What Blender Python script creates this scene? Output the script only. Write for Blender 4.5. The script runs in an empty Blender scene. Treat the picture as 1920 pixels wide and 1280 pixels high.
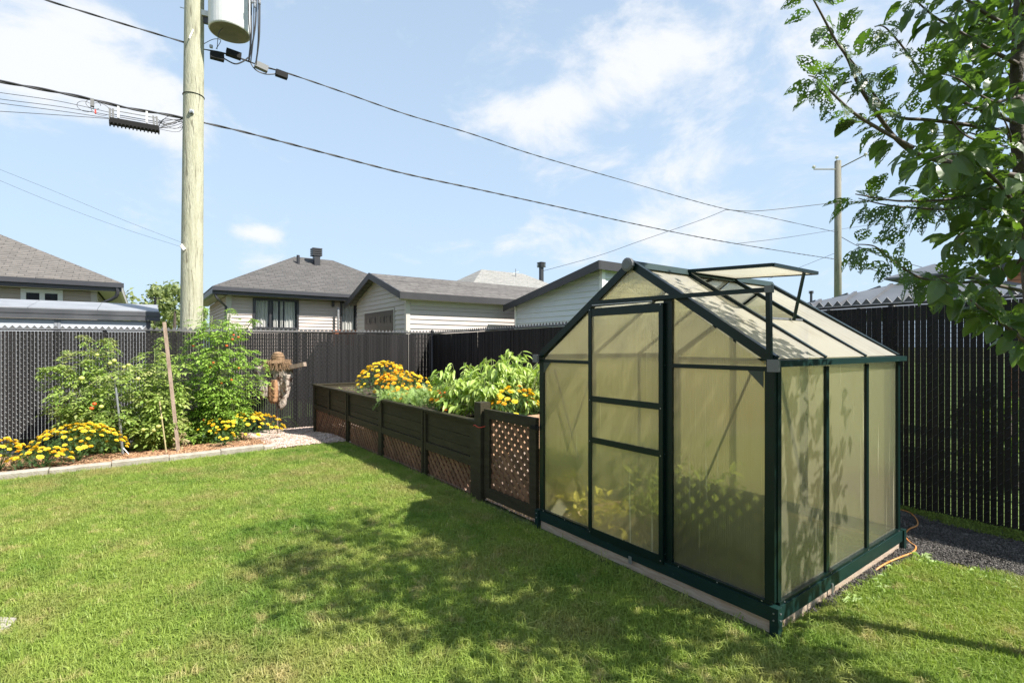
import bpy, math, random
import numpy as np
from mathutils import Vector, Matrix, noise as mnoise
random.seed(7); rng = np.random.default_rng(7)
R = math.radians
scene = bpy.context.scene
COL = scene.collection

# ------------------------------------------------------------------ camera, sky, sun, exposure
F = 943.4; VH = 648.8; CAMH = 1.46          # focal length in photo pixels, horizon row, eye height
cam_d = bpy.data.cameras.new('camera'); cam = bpy.data.objects.new('camera', cam_d); COL.objects.link(cam)
cam.location = (0, 0, CAMH); cam.rotation_euler = (R(90), 0, 0)
cam_d.sensor_width = 36; cam_d.lens = F / 1920 * 36
cam_d.shift_y = (VH - 640) / 1920
cam_d.clip_start = 0.05; cam_d.clip_end = 2000
scene.camera = cam

SUN = Vector((.826, -.398, 1.0)).normalized()
world = bpy.data.worlds.new('World'); scene.world = world; world.use_nodes = True
wn = world.node_tree; wn.nodes.clear()
def WN(t, **k):
    n = wn.nodes.new(t)
    for a, v in k.items(): setattr(n, a, v)
    return n
w_out = WN('ShaderNodeOutputWorld'); w_bg = WN('ShaderNodeBackground')
sky = WN('ShaderNodeTexSky', sky_type='NISHITA', sun_disc=False)
sky.sun_elevation = math.asin(SUN.z); sky.sun_rotation = math.atan2(SUN.x, SUN.y)
sky.air_density = 1.0; sky.dust_density = 0.9; sky.ozone_density = 1.6
w_bg.inputs['Strength'].default_value = 0.092
tc = WN('ShaderNodeTexCoord')
def w_noise(scale, detail, rough, zs, off, dist=0.0):
    m = WN('ShaderNodeMapping'); m.inputs['Scale'].default_value = (1, 1, zs); m.inputs['Location'].default_value = off
    wn.links.new(tc.outputs['Generated'], m.inputs[0])
    n = WN('ShaderNodeTexNoise'); n.inputs['Scale'].default_value = scale; n.inputs['Detail'].default_value = detail
    n.inputs['Roughness'].default_value = rough; n.inputs['Distortion'].default_value = dist
    wn.links.new(m.outputs[0], n.inputs['Vector']); return n.outputs['Fac']
def w_math(op, a, b, clamp=False):
    m = WN('ShaderNodeMath', operation=op, use_clamp=clamp)
    for i, x in enumerate((a, b)):
        if x is None: continue
        if isinstance(x, (int, float)): m.inputs[i].default_value = x
        else: wn.links.new(x, m.inputs[i])
    return m.outputs[0]
def w_blob(u, v, ru, rv, amp):               # soft cloud bank around one direction of the sky
    d = Vector(((u-960)/F, 1, (VH-v)/F)).normalized()
    m = WN('ShaderNodeVectorMath', operation='SUBTRACT'); m.inputs[1].default_value = d
    wn.links.new(tc.outputs['Generated'], m.inputs[0])
    s = WN('ShaderNodeVectorMath', operation='MULTIPLY'); s.inputs[1].default_value = (1/ru, .6/ru, 1/rv)
    wn.links.new(m.outputs[0], s.inputs[0])
    l = WN('ShaderNodeVectorMath', operation='LENGTH'); wn.links.new(s.outputs[0], l.inputs[0])
    return w_math('MULTIPLY', w_math('SUBTRACT', 1.0, l.outputs['Value'], True), amp)
n1 = w_math('MULTIPLY_ADD', w_noise(5.5, 10, .62, 1.7, (.3, .1, .2), .3), 1.7); n1.node.inputs[2].default_value = -.35
n2 = w_math('MULTIPLY_ADD', w_noise(2.0, 3, .5, 2.2, (1.7, .4, .0)), .5); n2.node.inputs[2].default_value = -.25
blobs = None
for b in [(1150, 140, .15, .09, .36), (920, 225, .11, .05, .36), (1040, 195, .14, .05, .34), (1250, 235, .13, .05, .24), (90, 100, .22, .11, .46), (190, 165, .15, .06, .28),
          (1480, 60, .34, .2, .26), (1330, 90, .2, .1, .26), (1230, 440, .3, .08, .28), (1060, 485, .16, .06, .28), (1400, 380, .3, .12, .18), (700, 330, .5, .1, .08), (1480, 250, .18, .08, .18), (480, 437, .05, .018, .42),
          (290, 250, .10, .04, .26), (820, 470, .16, .035, .22), (1180, 330, .18, .05, .2), (1330, 300, .16, .05, .2)]:
    x = w_blob(*b); blobs = x if blobs is None else w_math('ADD', blobs, x)
dens = w_math('ADD', w_math('ADD', n1, n2), blobs)
cr = WN('ShaderNodeMapRange', interpolation_type='SMOOTHSTEP'); cr.inputs['From Min'].default_value = .55; cr.inputs['From Max'].default_value = 1.04
cr.inputs['To Max'].default_value = .92
wn.links.new(dens, cr.inputs['Value'])
# milky summer haze: towards the horizon the blue pales
sep = WN('ShaderNodeSeparateXYZ'); wn.links.new(tc.outputs['Generated'], sep.inputs[0])
hz = WN('ShaderNodeMapRange'); hz.inputs['From Min'].default_value = 0; hz.inputs['From Max'].default_value = .75
hz.inputs['To Min'].default_value = .92; hz.inputs['To Max'].default_value = .55
wn.links.new(sep.outputs['Z'], hz.inputs['Value'])
mixh = WN('ShaderNodeMix', data_type='RGBA'); mixh.inputs['B'].default_value = (3.75, 4.85, 6.1, 1)
wn.links.new(hz.outputs[0], mixh.inputs['Factor']); wn.links.new(sky.outputs[0], mixh.inputs['A'])
mixc = WN('ShaderNodeMix', data_type='RGBA'); mixc.inputs['B'].default_value = (5.7, 5.8, 6.0, 1)
wn.links.new(cr.outputs[0], mixc.inputs['Factor']); wn.links.new(mixh.outputs['Result'], mixc.inputs['A'])
wn.links.new(mixc.outputs['Result'], w_bg.inputs['Color']); wn.links.new(w_bg.outputs[0], w_out.inputs[0])

sd = bpy.data.lights.new('sun', 'SUN'); sd.energy = 5.0; sd.angle = R(.55); sd.color = (1, .955, .88)
so = bpy.data.objects.new('sun', sd); COL.objects.link(so)
so.rotation_euler = (-SUN).to_track_quat('-Z', 'Y').to_euler()
vs = scene.view_settings; vs.view_transform = 'Standard'; vs.look = 'None'; vs.gamma = 1; vs.use_curve_mapping = False
vs.exposure = 0.93
scene.cycles.max_bounces = 14; scene.cycles.transparent_max_bounces = 16; scene.cycles.transmission_bounces = 12
scene.cycles.diffuse_bounces = 5; scene.cycles.caustics_refractive = False; scene.cycles.caustics_reflective = False

# ------------------------------------------------------------------ yard frame: p runs along the greenhouse gable to the back fence, q towards the right fence
C0 = Vector((1.335, 2.563, 0)); U = Vector((-.592, .806, 0)); V = Vector((.806, .592, 0)); Z = Vector((0, 0, 1))
def G(p, q, z=0.0): return C0 + U*p + V*q + Z*z
def PQ(w): d = Vector(w) - C0; return d.dot(U), d.dot(V)
def pt(u, v, Y): return Vector(((u-960)/F*Y, Y, CAMH + (VH-v)/F*Y))
def _ray(u, n, c):                              # depth at which pixel column u meets the vertical plane n.x = c
    d = Vector(((u-960)/F, 1, 0)); return (c + C0.dot(n))/d.dot(n)
def onp(u, v, p): return pt(u, v, _ray(u, U, p))
def onq(u, v, q): return pt(u, v, _ray(u, V, q))
def onz(u, v, z): return pt(u, v, (CAMH-z)*F/(v-VH))
def pcol(u, q): return PQ(onq(u, 600, q))[0]     # p coordinate of column u on plane q
def qcol(u, p): return PQ(onp(u, 600, p))[1]
def zrow(u, v, p=None, q=None): return (onp(u, v, p) if p is not None else onq(u, v, q)).z
def sstep(x, a, b):
    t = max(0., min(1., (x-a)/(b-a))); return t*t*(3-2*t)
PF = 9.43; QF = 2.93                            # back fence, right fence
def gz(p, q=0): return -.015*max(0, min(3.2, p-3.5)) - .15*sstep(p, 7.1, 9.1)

# ------------------------------------------------------------------ mesh builder
class MB:
    def __init__(s): s.v = []; s.f = []
    def add(s, vs, fs):
        o = len(s.v); s.v += [Vector(x) for x in vs]; s.f += [tuple(i+o for i in f) for f in fs]; return s
    def hexa(s, a):                              # 8 corners: bottom ring, top ring
        return s.add(a, [(3,2,1,0),(4,5,6,7),(0,1,5,4),(1,2,6,5),(2,3,7,6),(3,0,4,7)])
    def box(s, p0, p1, q0, q1, z0, z1):
        return s.hexa([G(p0,q0,z0),G(p0,q1,z0),G(p1,q1,z0),G(p1,q0,z0),G(p0,q0,z1),G(p0,q1,z1),G(p1,q1,z1),G(p1,q0,z1)])
    def bar(s, a, b, w, h, side=None):           # rectangular bar from a to b, w across, h the other way
        a = Vector(a); b = Vector(b); d = (b-a).normalized()
        side = Vector(side) if side is not None else (d.cross(Z) if abs(d.z) < .95 else Vector((1,0,0)))
        side = (side - d*side.dot(d)).normalized(); up = side.cross(d).normalized()
        c = [(-1,-1),(1,-1),(1,1),(-1,1)]
        return s.hexa([a+side*(x*w/2)+up*(y*h/2) for x, y in c] + [b+side*(x*w/2)+up*(y*h/2) for x, y in c])
    def tube(s, pts, r, n=6, cap=True):
        pts = [Vector(x) for x in pts]; rs = r if isinstance(r, (list, tuple)) else [r]*len(pts)
        o = len(s.v); ref = None
        for i, p in enumerate(pts):
            d = (pts[min(i+1, len(pts)-1)] - pts[max(i-1, 0)])
            d = d.normalized() if d.length > 1e-9 else Vector((0,0,1))
            if ref is None: ref = d.orthogonal().normalized()
            ref = (ref - d*ref.dot(d)); ref = ref.normalized() if ref.length > 1e-6 else d.orthogonal().normalized()
            y = d.cross(ref)
            for k in range(n):
                t = 2*math.pi*k/n; s.v.append(p + (ref*math.cos(t) + y*math.sin(t))*rs[i])
        for i in range(len(pts)-1):
            for k in range(n):
                a = o+i*n+k; b = o+i*n+(k+1)%n; s.f.append((a, b, b+n, a+n))
        if cap:
            s.f.append(tuple(o+k for k in reversed(range(n)))); s.f.append(tuple(o+(len(pts)-1)*n+k for k in range(n)))
        return s
    def prism(s, poly, vec):
        n = len(poly); vec = Vector(vec); poly = [Vector(x) for x in poly]
        return s.add(poly + [x+vec for x in poly], [tuple(reversed(range(n))), tuple(range(n, 2*n))] + [(i, (i+1)%n, (i+1)%n+n, i+n) for i in range(n)])
    def lathe(s, base, prof, n=24, axis=Z, jit=0):
        axis = Vector(axis).normalized(); x = axis.orthogonal().normalized(); y = axis.cross(x); o = len(s.v); base = Vector(base)
        for r, h in prof:
            for k in range(n):
                t = 2*math.pi*k/n; rr = r*(1+random.uniform(-jit, jit)); s.v.append(base + axis*h + (x*math.cos(t)+y*math.sin(t))*rr)
        for i in range(len(prof)-1):
            for k in range(n):
                a = o+i*n+k; b = o+i*n+(k+1)%n; s.f.append((a, b, b+n, a+n))
        s.f.append(tuple(o+k for k in reversed(range(n)))); s.f.append(tuple(o+(len(prof)-1)*n+k for k in range(n)))
        return s
    def mesh(s, name, m, org=Vector((0,0,0)), smooth=False):
        me = bpy.data.meshes.new(name); me.from_pydata([tuple(x-org) for x in s.v], [], s.f)
        if m: me.materials.append(m)
        if smooth: me.polygons.foreach_set('use_smooth', [True]*len(me.polygons))
        me.update(); return me
    def build(s, name, m, parent=None, smooth=False, loc=None, **k):
        org = Vector((0,0,0)); q = parent
        if parent is not None:
            while q is not None: org = org + q.location; q = q.parent
        elif loc is not None: org = Vector(loc)
        o = bpy.data.objects.new(name, s.mesh(name, m, org, smooth)); COL.objects.link(o)
        if parent is not None: o.parent = parent
        else: o.location = org
        for a, b in k.items(): o[a] = b
        return o
def link(name, me, parent=None, loc=(0,0,0), rot=None, scl=None, **k):
    o = bpy.data.objects.new(name, me); COL.objects.link(o); o.parent = parent; o.location = loc
    if rot is not None: o.rotation_euler = rot
    if scl is not None: o.scale = scl
    for a, b in k.items(): o[a] = b
    return o
def thing(name, loc, label, cat, group=None):
    o = bpy.data.objects.new(name, None); COL.objects.link(o); o.location = loc; o.empty_display_size = .1
    o['label'] = label; o['category'] = cat
    if group: o['group'] = group
    return o
def B(name, m, parent, fn, **k): b = MB(); fn(b); return b.build(name, m, parent, **k)
def bx(name, m, parent, *a, **k): return MB().box(*a).build(name, m, parent, **k)
def bar(name, m, parent, a, b, w, h, side=None, **k): return MB().bar(a, b, w, h, side).build(name, m, parent, **k)
def smooth_path(P, n=6):
    P = [Vector(x) for x in P]; out = []
    for i in range(len(P)-1):
        a = P[max(i-1,0)]; b = P[i]; c = P[i+1]; d = P[min(i+2,len(P)-1)]
        for k in range(n):
            t = k/n; out.append(.5*((2*b)+(c-a)*t+(2*a-5*b+4*c-d)*t*t+(3*b-a-3*c+d)*t**3))
    out.append(P[-1]); return out

# ------------------------------------------------------------------ materials
def new_mat(name):
    m = bpy.data.materials.new(name); m.use_nodes = True; nt = m.node_tree; return m, nt, nt.nodes['Principled BSDF']
def N(nt, t, **k):
    n = nt.nodes.new(t)
    for a, v in k.items():
        if a in n.inputs and not hasattr(n, a): n.inputs[a].default_value = v
        else: setattr(n, a, v)
    return n
def c4(c): return (c[0], c[1], c[2], 1)
def pmat(name, c1, c2=None, scale=3., rough=.7, bump=0., bscale=40., stretch=(1,1,1), metal=0., spec=.5, detail=6, c3=None, pos=(.35,.65), objrand=0., crack=0.):
    m, nt, b = new_mat(name)
    b.inputs['Roughness'].default_value = rough; b.inputs['Metallic'].default_value = metal
    b.inputs['Specular IOR Level'].default_value = spec
    geo = N(nt, 'ShaderNodeNewGeometry'); mp = N(nt, 'ShaderNodeMapping'); mp.inputs['Scale'].default_value = stretch
    nt.links.new(geo.outputs['Position'], mp.inputs[0])
    col = None
    if c2 is not None:
        n = N(nt, 'ShaderNodeTexNoise'); n.inputs['Scale'].default_value = scale; n.inputs['Detail'].default_value = detail; n.inputs['Roughness'].default_value = .62
        nt.links.new(mp.outputs[0], n.inputs['Vector'])
        r = N(nt, 'ShaderNodeValToRGB'); e = r.color_ramp.elements
        e[0].position = pos[0]; e[0].color = c4(c1); e[1].position = pos[1]; e[1].color = c4(c2)
        if c3 is not None: x = e.new(min(.98, pos[1]+.12)); x.color = c4(c3)
        nt.links.new(n.outputs['Fac'], r.inputs[0]); col = r.outputs[0]
    if crack and col:
        m4 = N(nt, 'ShaderNodeMapping'); m4.inputs['Scale'].default_value = (1,1,.07); nt.links.new(geo.outputs['Position'], m4.inputs[0])
        n4 = N(nt, 'ShaderNodeTexNoise'); n4.inputs['Scale'].default_value = crack; n4.inputs['Detail'].default_value = 3; n4.inputs['Distortion'].default_value = .4; nt.links.new(m4.outputs[0], n4.inputs['Vector'])
        r4 = N(nt, 'ShaderNodeMapRange'); r4.inputs['From Min'].default_value = .60; r4.inputs['From Max'].default_value = .66; r4.inputs['To Max'].default_value = .65; nt.links.new(n4.outputs['Fac'], r4.inputs['Value'])
        x4 = N(nt, 'ShaderNodeMix', data_type='RGBA'); x4.inputs['B'].default_value = (c1[0]*.3, c1[1]*.27, c1[2]*.25, 1); nt.links.new(r4.outputs[0], x4.inputs['Factor']); nt.links.new(col, x4.inputs['A']); col = x4.outputs['Result']
    if objrand:
        oi = N(nt, 'ShaderNodeObjectInfo'); h = N(nt, 'ShaderNodeHueSaturation'); h.inputs['Color'].default_value = c4(c1)
        mr = N(nt, 'ShaderNodeMapRange'); mr.inputs['To Min'].default_value = 1-objrand; mr.inputs['To Max'].default_value = 1+objrand
        nt.links.new(oi.outputs['Random'], mr.inputs['Value']); nt.links.new(mr.outputs[0], h.inputs['Value'])
        if col: nt.links.new(col, h.inputs['Color'])
        col = h.outputs[0]
    if col: nt.links.new(col, b.inputs['Base Color'])
    else: b.inputs['Base Color'].default_value = c4(c1)
    if bump:
        n2 = N(nt, 'ShaderNodeTexNoise'); n2.inputs['Scale'].default_value = bscale; n2.inputs['Detail'].default_value = 5
        nt.links.new(mp.outputs[0], n2.inputs['Vector'])
        bp = N(nt, 'ShaderNodeBump'); bp.inputs['Strength'].default_value = bump; bp.inputs['Distance'].default_value = .02
        nt.links.new(n2.outputs['Fac'], bp.inputs['Height']); nt.links.new(bp.outputs[0], b.inputs['Normal'])
    return m
def leafmat(name, c1, c2, rough=.45, trans=.35, tint=(1.25,1.35,.6), scale=6., spec=.5, rnd=.22, patch=None):
    m, nt, b = new_mat(name); out = nt.nodes['Material Output']
    geo = N(nt, 'ShaderNodeNewGeometry'); oi = N(nt, 'ShaderNodeObjectInfo')
    n = N(nt, 'ShaderNodeTexNoise'); n.inputs['Scale'].default_value = scale; n.inputs['Detail'].default_value = 4
    nt.links.new(geo.outputs['Position'], n.inputs['Vector'])
    ad = N(nt, 'ShaderNodeMath', operation='MULTIPLY_ADD'); nt.links.new(geo.outputs['Random Per Island'], ad.inputs[0]); ad.inputs[1].default_value = .7
    sb = N(nt, 'ShaderNodeMath', operation='SUBTRACT'); nt.links.new(n.outputs['Fac'], sb.inputs[0]); sb.inputs[1].default_value = .35
    nt.links.new(sb.outputs[0], ad.inputs[2])
    ad2 = N(nt, 'ShaderNodeMath', operation='MULTIPLY_ADD', use_clamp=True); nt.links.new(oi.outputs['Random'], ad2.inputs[0]); ad2.inputs[1].default_value = .5; nt.links.new(ad.outputs[0], ad2.inputs[2])
    r = N(nt, 'ShaderNodeMix', data_type='RGBA'); r.inputs['A'].default_value = c4(c1); r.inputs['B'].default_value = c4(c2)
    nt.links.new(ad2.outputs[0], r.inputs['Factor']); col = r.outputs['Result']
    if patch:
        for (pc, ps, lo, hi) in patch:
            pn = N(nt, 'ShaderNodeTexNoise'); pn.inputs['Scale'].default_value = ps; pn.inputs['Detail'].default_value = 4; pn.inputs['Roughness'].default_value = .6
            nt.links.new(geo.outputs['Position'], pn.inputs['Vector'])
            mr = N(nt, 'ShaderNodeMapRange'); mr.inputs['From Min'].default_value = lo; mr.inputs['From Max'].default_value = hi; mr.inputs['To Max'].default_value = .85
            nt.links.new(pn.outputs['Fac'], mr.inputs['Value'])
            x = N(nt, 'ShaderNodeMix', data_type='RGBA'); x.inputs['B'].default_value = c4(pc)
            nt.links.new(mr.outputs[0], x.inputs['Factor']); nt.links.new(col, x.inputs['A']); col = x.outputs['Result']
    nt.links.new(col, b.inputs['Base Color']); b.inputs['Roughness'].default_value = rough; b.inputs['Specular IOR Level'].default_value = spec
    t = N(nt, 'ShaderNodeBsdfTranslucent'); mu = N(nt, 'ShaderNodeMix', data_type='RGBA', blend_type='MULTIPLY'); mu.inputs['Factor'].default_value = 1
    mu.inputs['B'].default_value = c4(tint); nt.links.new(col, mu.inputs['A']); nt.links.new(mu.outputs['Result'], t.inputs['Color'])
    mx = N(nt, 'ShaderNodeMixShader'); mx.inputs[0].default_value = trans
    nt.links.new(b.outputs[0], mx.inputs[1]); nt.links.new(t.outputs[0], mx.inputs[2]); nt.links.new(mx.outputs[0], out.inputs['Surface'])
    return m
def panelmat(name, axis, c_t=(.99,.95,.64), stain=(.88,.78,.42), roofy=False, sc=.36, dfr=.20, gloss=4.0):
    """twin wall polycarbonate gone yellow: passes light diffusely, shows a blur of what is behind, mirrors softly"""
    m, nt, b = new_mat(name); out = nt.nodes['Material Output']; nt.nodes.remove(b)
    geo = N(nt, 'ShaderNodeNewGeometry')
    dot = N(nt, 'ShaderNodeVectorMath', operation='DOT_PRODUCT'); dot.inputs[1].default_value = axis
    nt.links.new(geo.outputs['Position'], dot.inputs[0])
    s = N(nt, 'ShaderNodeMath', operation='MULTIPLY'); s.inputs[1].default_value = 2*math.pi/.011; nt.links.new(dot.outputs['Value'], s.inputs[0])
    sn = N(nt, 'ShaderNodeMath', operation='SINE'); nt.links.new(s.outputs[0], sn.inputs[0])
    bp = N(nt, 'ShaderNodeBump'); bp.inputs['Strength'].default_value = .5; bp.inputs['Distance'].default_value = .0022
    nt.links.new(sn.outputs[0], bp.inputs['Height'])
    # dirt: drip streaks and clouding
    sp = N(nt, 'ShaderNodeSeparateXYZ'); nt.links.new(geo.outputs['Position'], sp.inputs[0])
    cb = N(nt, 'ShaderNodeCombineXYZ'); nt.links.new(dot.outputs['Value'], cb.inputs[0]); nt.links.new(sp.outputs['Z'], cb.inputs[2])
    mp = N(nt, 'ShaderNodeMapping'); mp.inputs['Scale'].default_value = (34, 1, 1.3) if not roofy else (22, 1, 3.0); nt.links.new(cb.outputs[0], mp.inputs[0])
    n1 = N(nt, 'ShaderNodeTexNoise'); n1.inputs['Scale'].default_value = 1.; n1.inputs['Detail'].default_value = 6; nt.links.new(mp.outputs[0], n1.inputs['Vector'])
    n2 = N(nt, 'ShaderNodeTexNoise'); n2.inputs['Scale'].default_value = 3.2; n2.inputs['Detail'].default_value = 8; n2.inputs['Roughness'].default_value = .65; nt.links.new(geo.outputs['Position'], n2.inputs['Vector'])
    mu = N(nt, 'ShaderNodeMath', operation='MULTIPLY'); nt.links.new(n1.outputs['Fac'], mu.inputs[0]); nt.links.new(n2.outputs['Fac'], mu.inputs[1])
    mr = N(nt, 'ShaderNodeMapRange', interpolation_type='SMOOTHSTEP'); mr.inputs['From Min'].default_value = .22 if roofy else .26; mr.inputs['From Max'].default_value = .42; mr.inputs['To Max'].default_value = .7 if roofy else .35
    nt.links.new(mu.outputs[0], mr.inputs['Value'])
    cm = N(nt, 'ShaderNodeMix', data_type='RGBA'); cm.inputs['A'].default_value = c4(c_t); cm.inputs['B'].default_value = c4(stain); nt.links.new(mr.outputs[0], cm.inputs['Factor'])
    # pale dried drips
    mp3 = N(nt, 'ShaderNodeMapping'); mp3.inputs['Scale'].default_value = (46, 1, .8); nt.links.new(cb.outputs[0], mp3.inputs[0])
    n3 = N(nt, 'ShaderNodeTexNoise'); n3.inputs['Scale'].default_value = 1.; n3.inputs['Detail'].default_value = 2; nt.links.new(mp3.outputs[0], n3.inputs['Vector'])
    m3 = N(nt, 'ShaderNodeMapRange'); m3.inputs['From Min'].default_value = .66; m3.inputs['From Max'].default_value = .74; m3.inputs['To Max'].default_value = 0. if roofy else .55; nt.links.new(n3.outputs['Fac'], m3.inputs['Value'])
    tr = N(nt, 'ShaderNodeBsdfTranslucent'); nt.links.new(cm.outputs['Result'], tr.inputs['Color'])
    df = N(nt, 'ShaderNodeBsdfDiffuse'); nt.links.new(cm.outputs['Result'], df.inputs['Color']); nt.links.new(bp.outputs[0], df.inputs['Normal'])
    rf = N(nt, 'ShaderNodeBsdfRefraction'); rf.inputs['IOR'].default_value = 1.10; rf.inputs['Roughness'].default_value = .16
    nt.links.new(cm.outputs['Result'], rf.inputs['Color']); nt.links.new(bp.outputs[0], rf.inputs['Normal'])
    tp = N(nt, 'ShaderNodeBsdfTransparent'); nt.links.new(cm.outputs['Result'], tp.inputs['Color'])
    gl = N(nt, 'ShaderNodeBsdfGlossy'); gl.inputs['Roughness'].default_value = .35 if roofy else .07; nt.links.new(bp.outputs[0], gl.inputs['Normal'])
    def mixs(f, x, y):
        q = N(nt, 'ShaderNodeMixShader')
        if isinstance(f, float): q.inputs[0].default_value = f
        else: nt.links.new(f, q.inputs[0])
        nt.links.new(x.outputs[0], q.inputs[1]); nt.links.new(y.outputs[0], q.inputs[2]); return q
    scat = mixs(.38 if roofy else dfr, tr, df)
    see = mixs(.24, tp, rf)
    body = mixs(.36 if roofy else 1-sc, scat, see)
    body = mixs(m3.outputs[0], body, df)
    fr = N(nt, 'ShaderNodeFresnel'); fr.inputs['IOR'].default_value = 1.55
    fm = N(nt, 'ShaderNodeMath', operation='MULTIPLY', use_clamp=True); fm.inputs[1].default_value = gloss if not roofy else .35; nt.links.new(fr.outputs[0], fm.inputs[0])
    g = mixs(fm.outputs[0], body, gl)
    nt.links.new(g.outputs[0], out.inputs['Surface']); return m
def shingle_mat(name, c1, c2, c3, ax, rise, rl=.14, w=.32):
    m, nt, b = new_mat(name); geo = N(nt, 'ShaderNodeNewGeometry')
    dot = N(nt, 'ShaderNodeVectorMath', operation='DOT_PRODUCT'); dot.inputs[1].default_value = ax; nt.links.new(geo.outputs['Position'], dot.inputs[0])
    sp = N(nt, 'ShaderNodeSeparateXYZ'); nt.links.new(geo.outputs['Position'], sp.inputs[0])
    cb = N(nt, 'ShaderNodeCombineXYZ'); nt.links.new(dot.outputs['Value'], cb.inputs[0]); nt.links.new(sp.outputs['Z'], cb.inputs[1])
    br = N(nt, 'ShaderNodeTexBrick'); br.inputs['Scale'].default_value = 1; br.inputs['Brick Width'].default_value = w; br.inputs['Row Height'].default_value = rl*rise
    br.inputs['Mortar Size'].default_value = rl*rise*.10; br.inputs['Color1'].default_value = c4(c1); br.inputs['Color2'].default_value = c4(c2); br.inputs['Mortar'].default_value = c4([x*.45 for x in c1])
    br.inputs['Bias'].default_value = -.1; br.offset_frequency = 2; br.offset = .37
    nt.links.new(cb.outputs[0], br.inputs['Vector'])
    n = N(nt, 'ShaderNodeTexNoise'); n.inputs['Scale'].default_value = 9; n.inputs['Detail'].default_value = 6; nt.links.new(geo.outputs['Position'], n.inputs['Vector'])
    mx = N(nt, 'ShaderNodeMix', data_type='RGBA'); mx.inputs['B'].default_value = c4(c3)
    mr = N(nt, 'ShaderNodeMapRange'); mr.inputs['From Min'].default_value = .4; mr.inputs['From Max'].default_value = .7; mr.inputs['To Max'].default_value = .55; nt.links.new(n.outputs['Fac'], mr.inputs['Value'])
    nt.links.new(mr.outputs[0], mx.inputs['Factor']); nt.links.new(br.outputs['Color'], mx.inputs['A']); nt.links.new(mx.outputs['Result'], b.inputs['Base Color'])
    b.inputs['Roughness'].default_value = .93
    bp = N(nt, 'ShaderNodeBump'); bp.inputs['Strength'].default_value = .8; bp.inputs['Distance'].default_value = .03; bp.invert = True
    nt.links.new(br.outputs['Fac'], bp.inputs['Height']); nt.links.new(bp.outputs[0], b.inputs['Normal']); return m

M = {}
M['gh_green'] = pmat('green_painted_metal', (.0018,.0105,.0085), (.003,.015,.0125), 4, .38, .05, 60, objrand=.1, spec=.35)
M['gh_base'] = pmat('green_base_metal', (.0034,.021,.0175), (.005,.028,.024), 5, .5, .08, 80, c3=(.16,.17,.12), pos=(.40,.68), spec=.3, stretch=(3,3,8))
M['gh_brace'] = pmat('brace_metal', (.05,.06,.05), rough=.5)
M['cap_grey'] = pmat('grey_plastic', (.16,.16,.16), rough=.55)
M['galv'] = pmat('galvanised_steel', (.42,.43,.44), (.3,.31,.32), 20, .4, metal=.7)
M['pan_f'] = panelmat('polycarbonate_gable', tuple(U))
M['pan_s'] = panelmat('polycarbonate_side', tuple(V), sc=.36, dfr=.34, gloss=2.2)
M['pan_r'] = panelmat('polycarbonate_roof', tuple(V), (.97,.91,.74), (.74,.65,.47), True)
M['timber'] = pmat('weathered_timber', (.42,.30,.21), (.58,.48,.38), 7, .8, .5, 60, stretch=(1,1,9), c3=(.22,.13,.08), objrand=.12)
M['black_slat'] = pmat('black_fence_slat', (.0115,.0103,.0103), (.017,.0155,.0155), 3, .6, .1, 30, stretch=(1,1,.1), objrand=.42, spec=.25)
M['black_wire'] = pmat('black_vinyl_wire', (.012,.012,.012), rough=.35)
M['black_post'] = pmat('black_vinyl_post', (.018,.018,.019), rough=.35)
M['knuckle'] = pmat('grey_slat_cap', (.13,.13,.135), (.09,.09,.092), 5, .5)
M['stain'] = pmat('dark_stained_wood', (.032,.027,.014), (.048,.041,.023), 5, .62, .35, 45, stretch=(1,1,6), objrand=.15, spec=.22)
M['lattice'] = pmat('brown_stained_lattice', (.130,.062,.032), (.20,.105,.060), 9, .6, .3, 60, objrand=.3)
M['cedar'] = pmat('bare_cedar', (.52,.30,.18), (.62,.40,.26), 6, .75, .3, 50, objrand=.15)
M['soil'] = pmat('dark_soil', (.05,.032,.02), (.10,.07,.045), 14, .95, .9, 60)
M['mulch'] = pmat('red_bark_mulch', (.26,.13,.07), (.40,.24,.14), 30, .95, 1., 90, c3=(.16,.08,.05))
M['mulch_chip'] = pmat('bark_chip', (.34,.18,.09), (.46,.29,.17), 3, .9, objrand=.5)
M['concrete'] = pmat('old_concrete', (.30,.265,.21), (.42,.385,.32), 9, .9, .5, 90, c3=(.25,.22,.17), objrand=.1)
M['pebble_pink'] = pmat('pink_pebble', (.46,.34,.27), (.58,.48,.42), 5, .85, objrand=.45)
M['pebble_grey'] = pmat('grey_pebble', (.055,.048,.043), (.125,.112,.10), 5, .8, objrand=.6)
M['gravel_pink'] = pmat('pink_gravel_bed', (.22,.15,.115), (.44,.33,.27), 70, .95, 1., 120)
M['gravel_grey'] = pmat('grey_gravel_bed', (.026,.022,.020), (.08,.072,.065), 70, .95, 1., 120)
M['ground'] = pmat('lawn_soil', (.06,.08,.02), (.11,.13,.035), 4, .95, .8, 50, c3=(.18,.16,.07))
M['far_ground'] = pmat('neighbour_ground', (.10,.16,.035), (.16,.24,.06), 1.2, .95, .5, 30)
M['pole'] = pmat('treated_pole_wood', (.37,.36,.25), (.47,.46,.345), 5, .85, .8, 28, stretch=(3.2,3.2,.35), c3=(.22,.19,.11), pos=(.36,.60), crack=34)
M['pole_far'] = pmat('grey_pole_wood', (.16,.15,.115), (.22,.21,.165), 6, .85, .3, 30, stretch=(4,4,.4), crack=20)
M['white_paint'] = pmat('light_grey_enamel', (.62,.62,.61), (.70,.70,.69), 3, .35)
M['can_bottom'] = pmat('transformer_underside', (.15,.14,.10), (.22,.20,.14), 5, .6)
M['black_plastic'] = pmat('black_plastic', (.010,.010,.010), rough=.7, spec=.2)
M['cable'] = pmat('black_cable', (.03,.03,.032), rough=.5)
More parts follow.
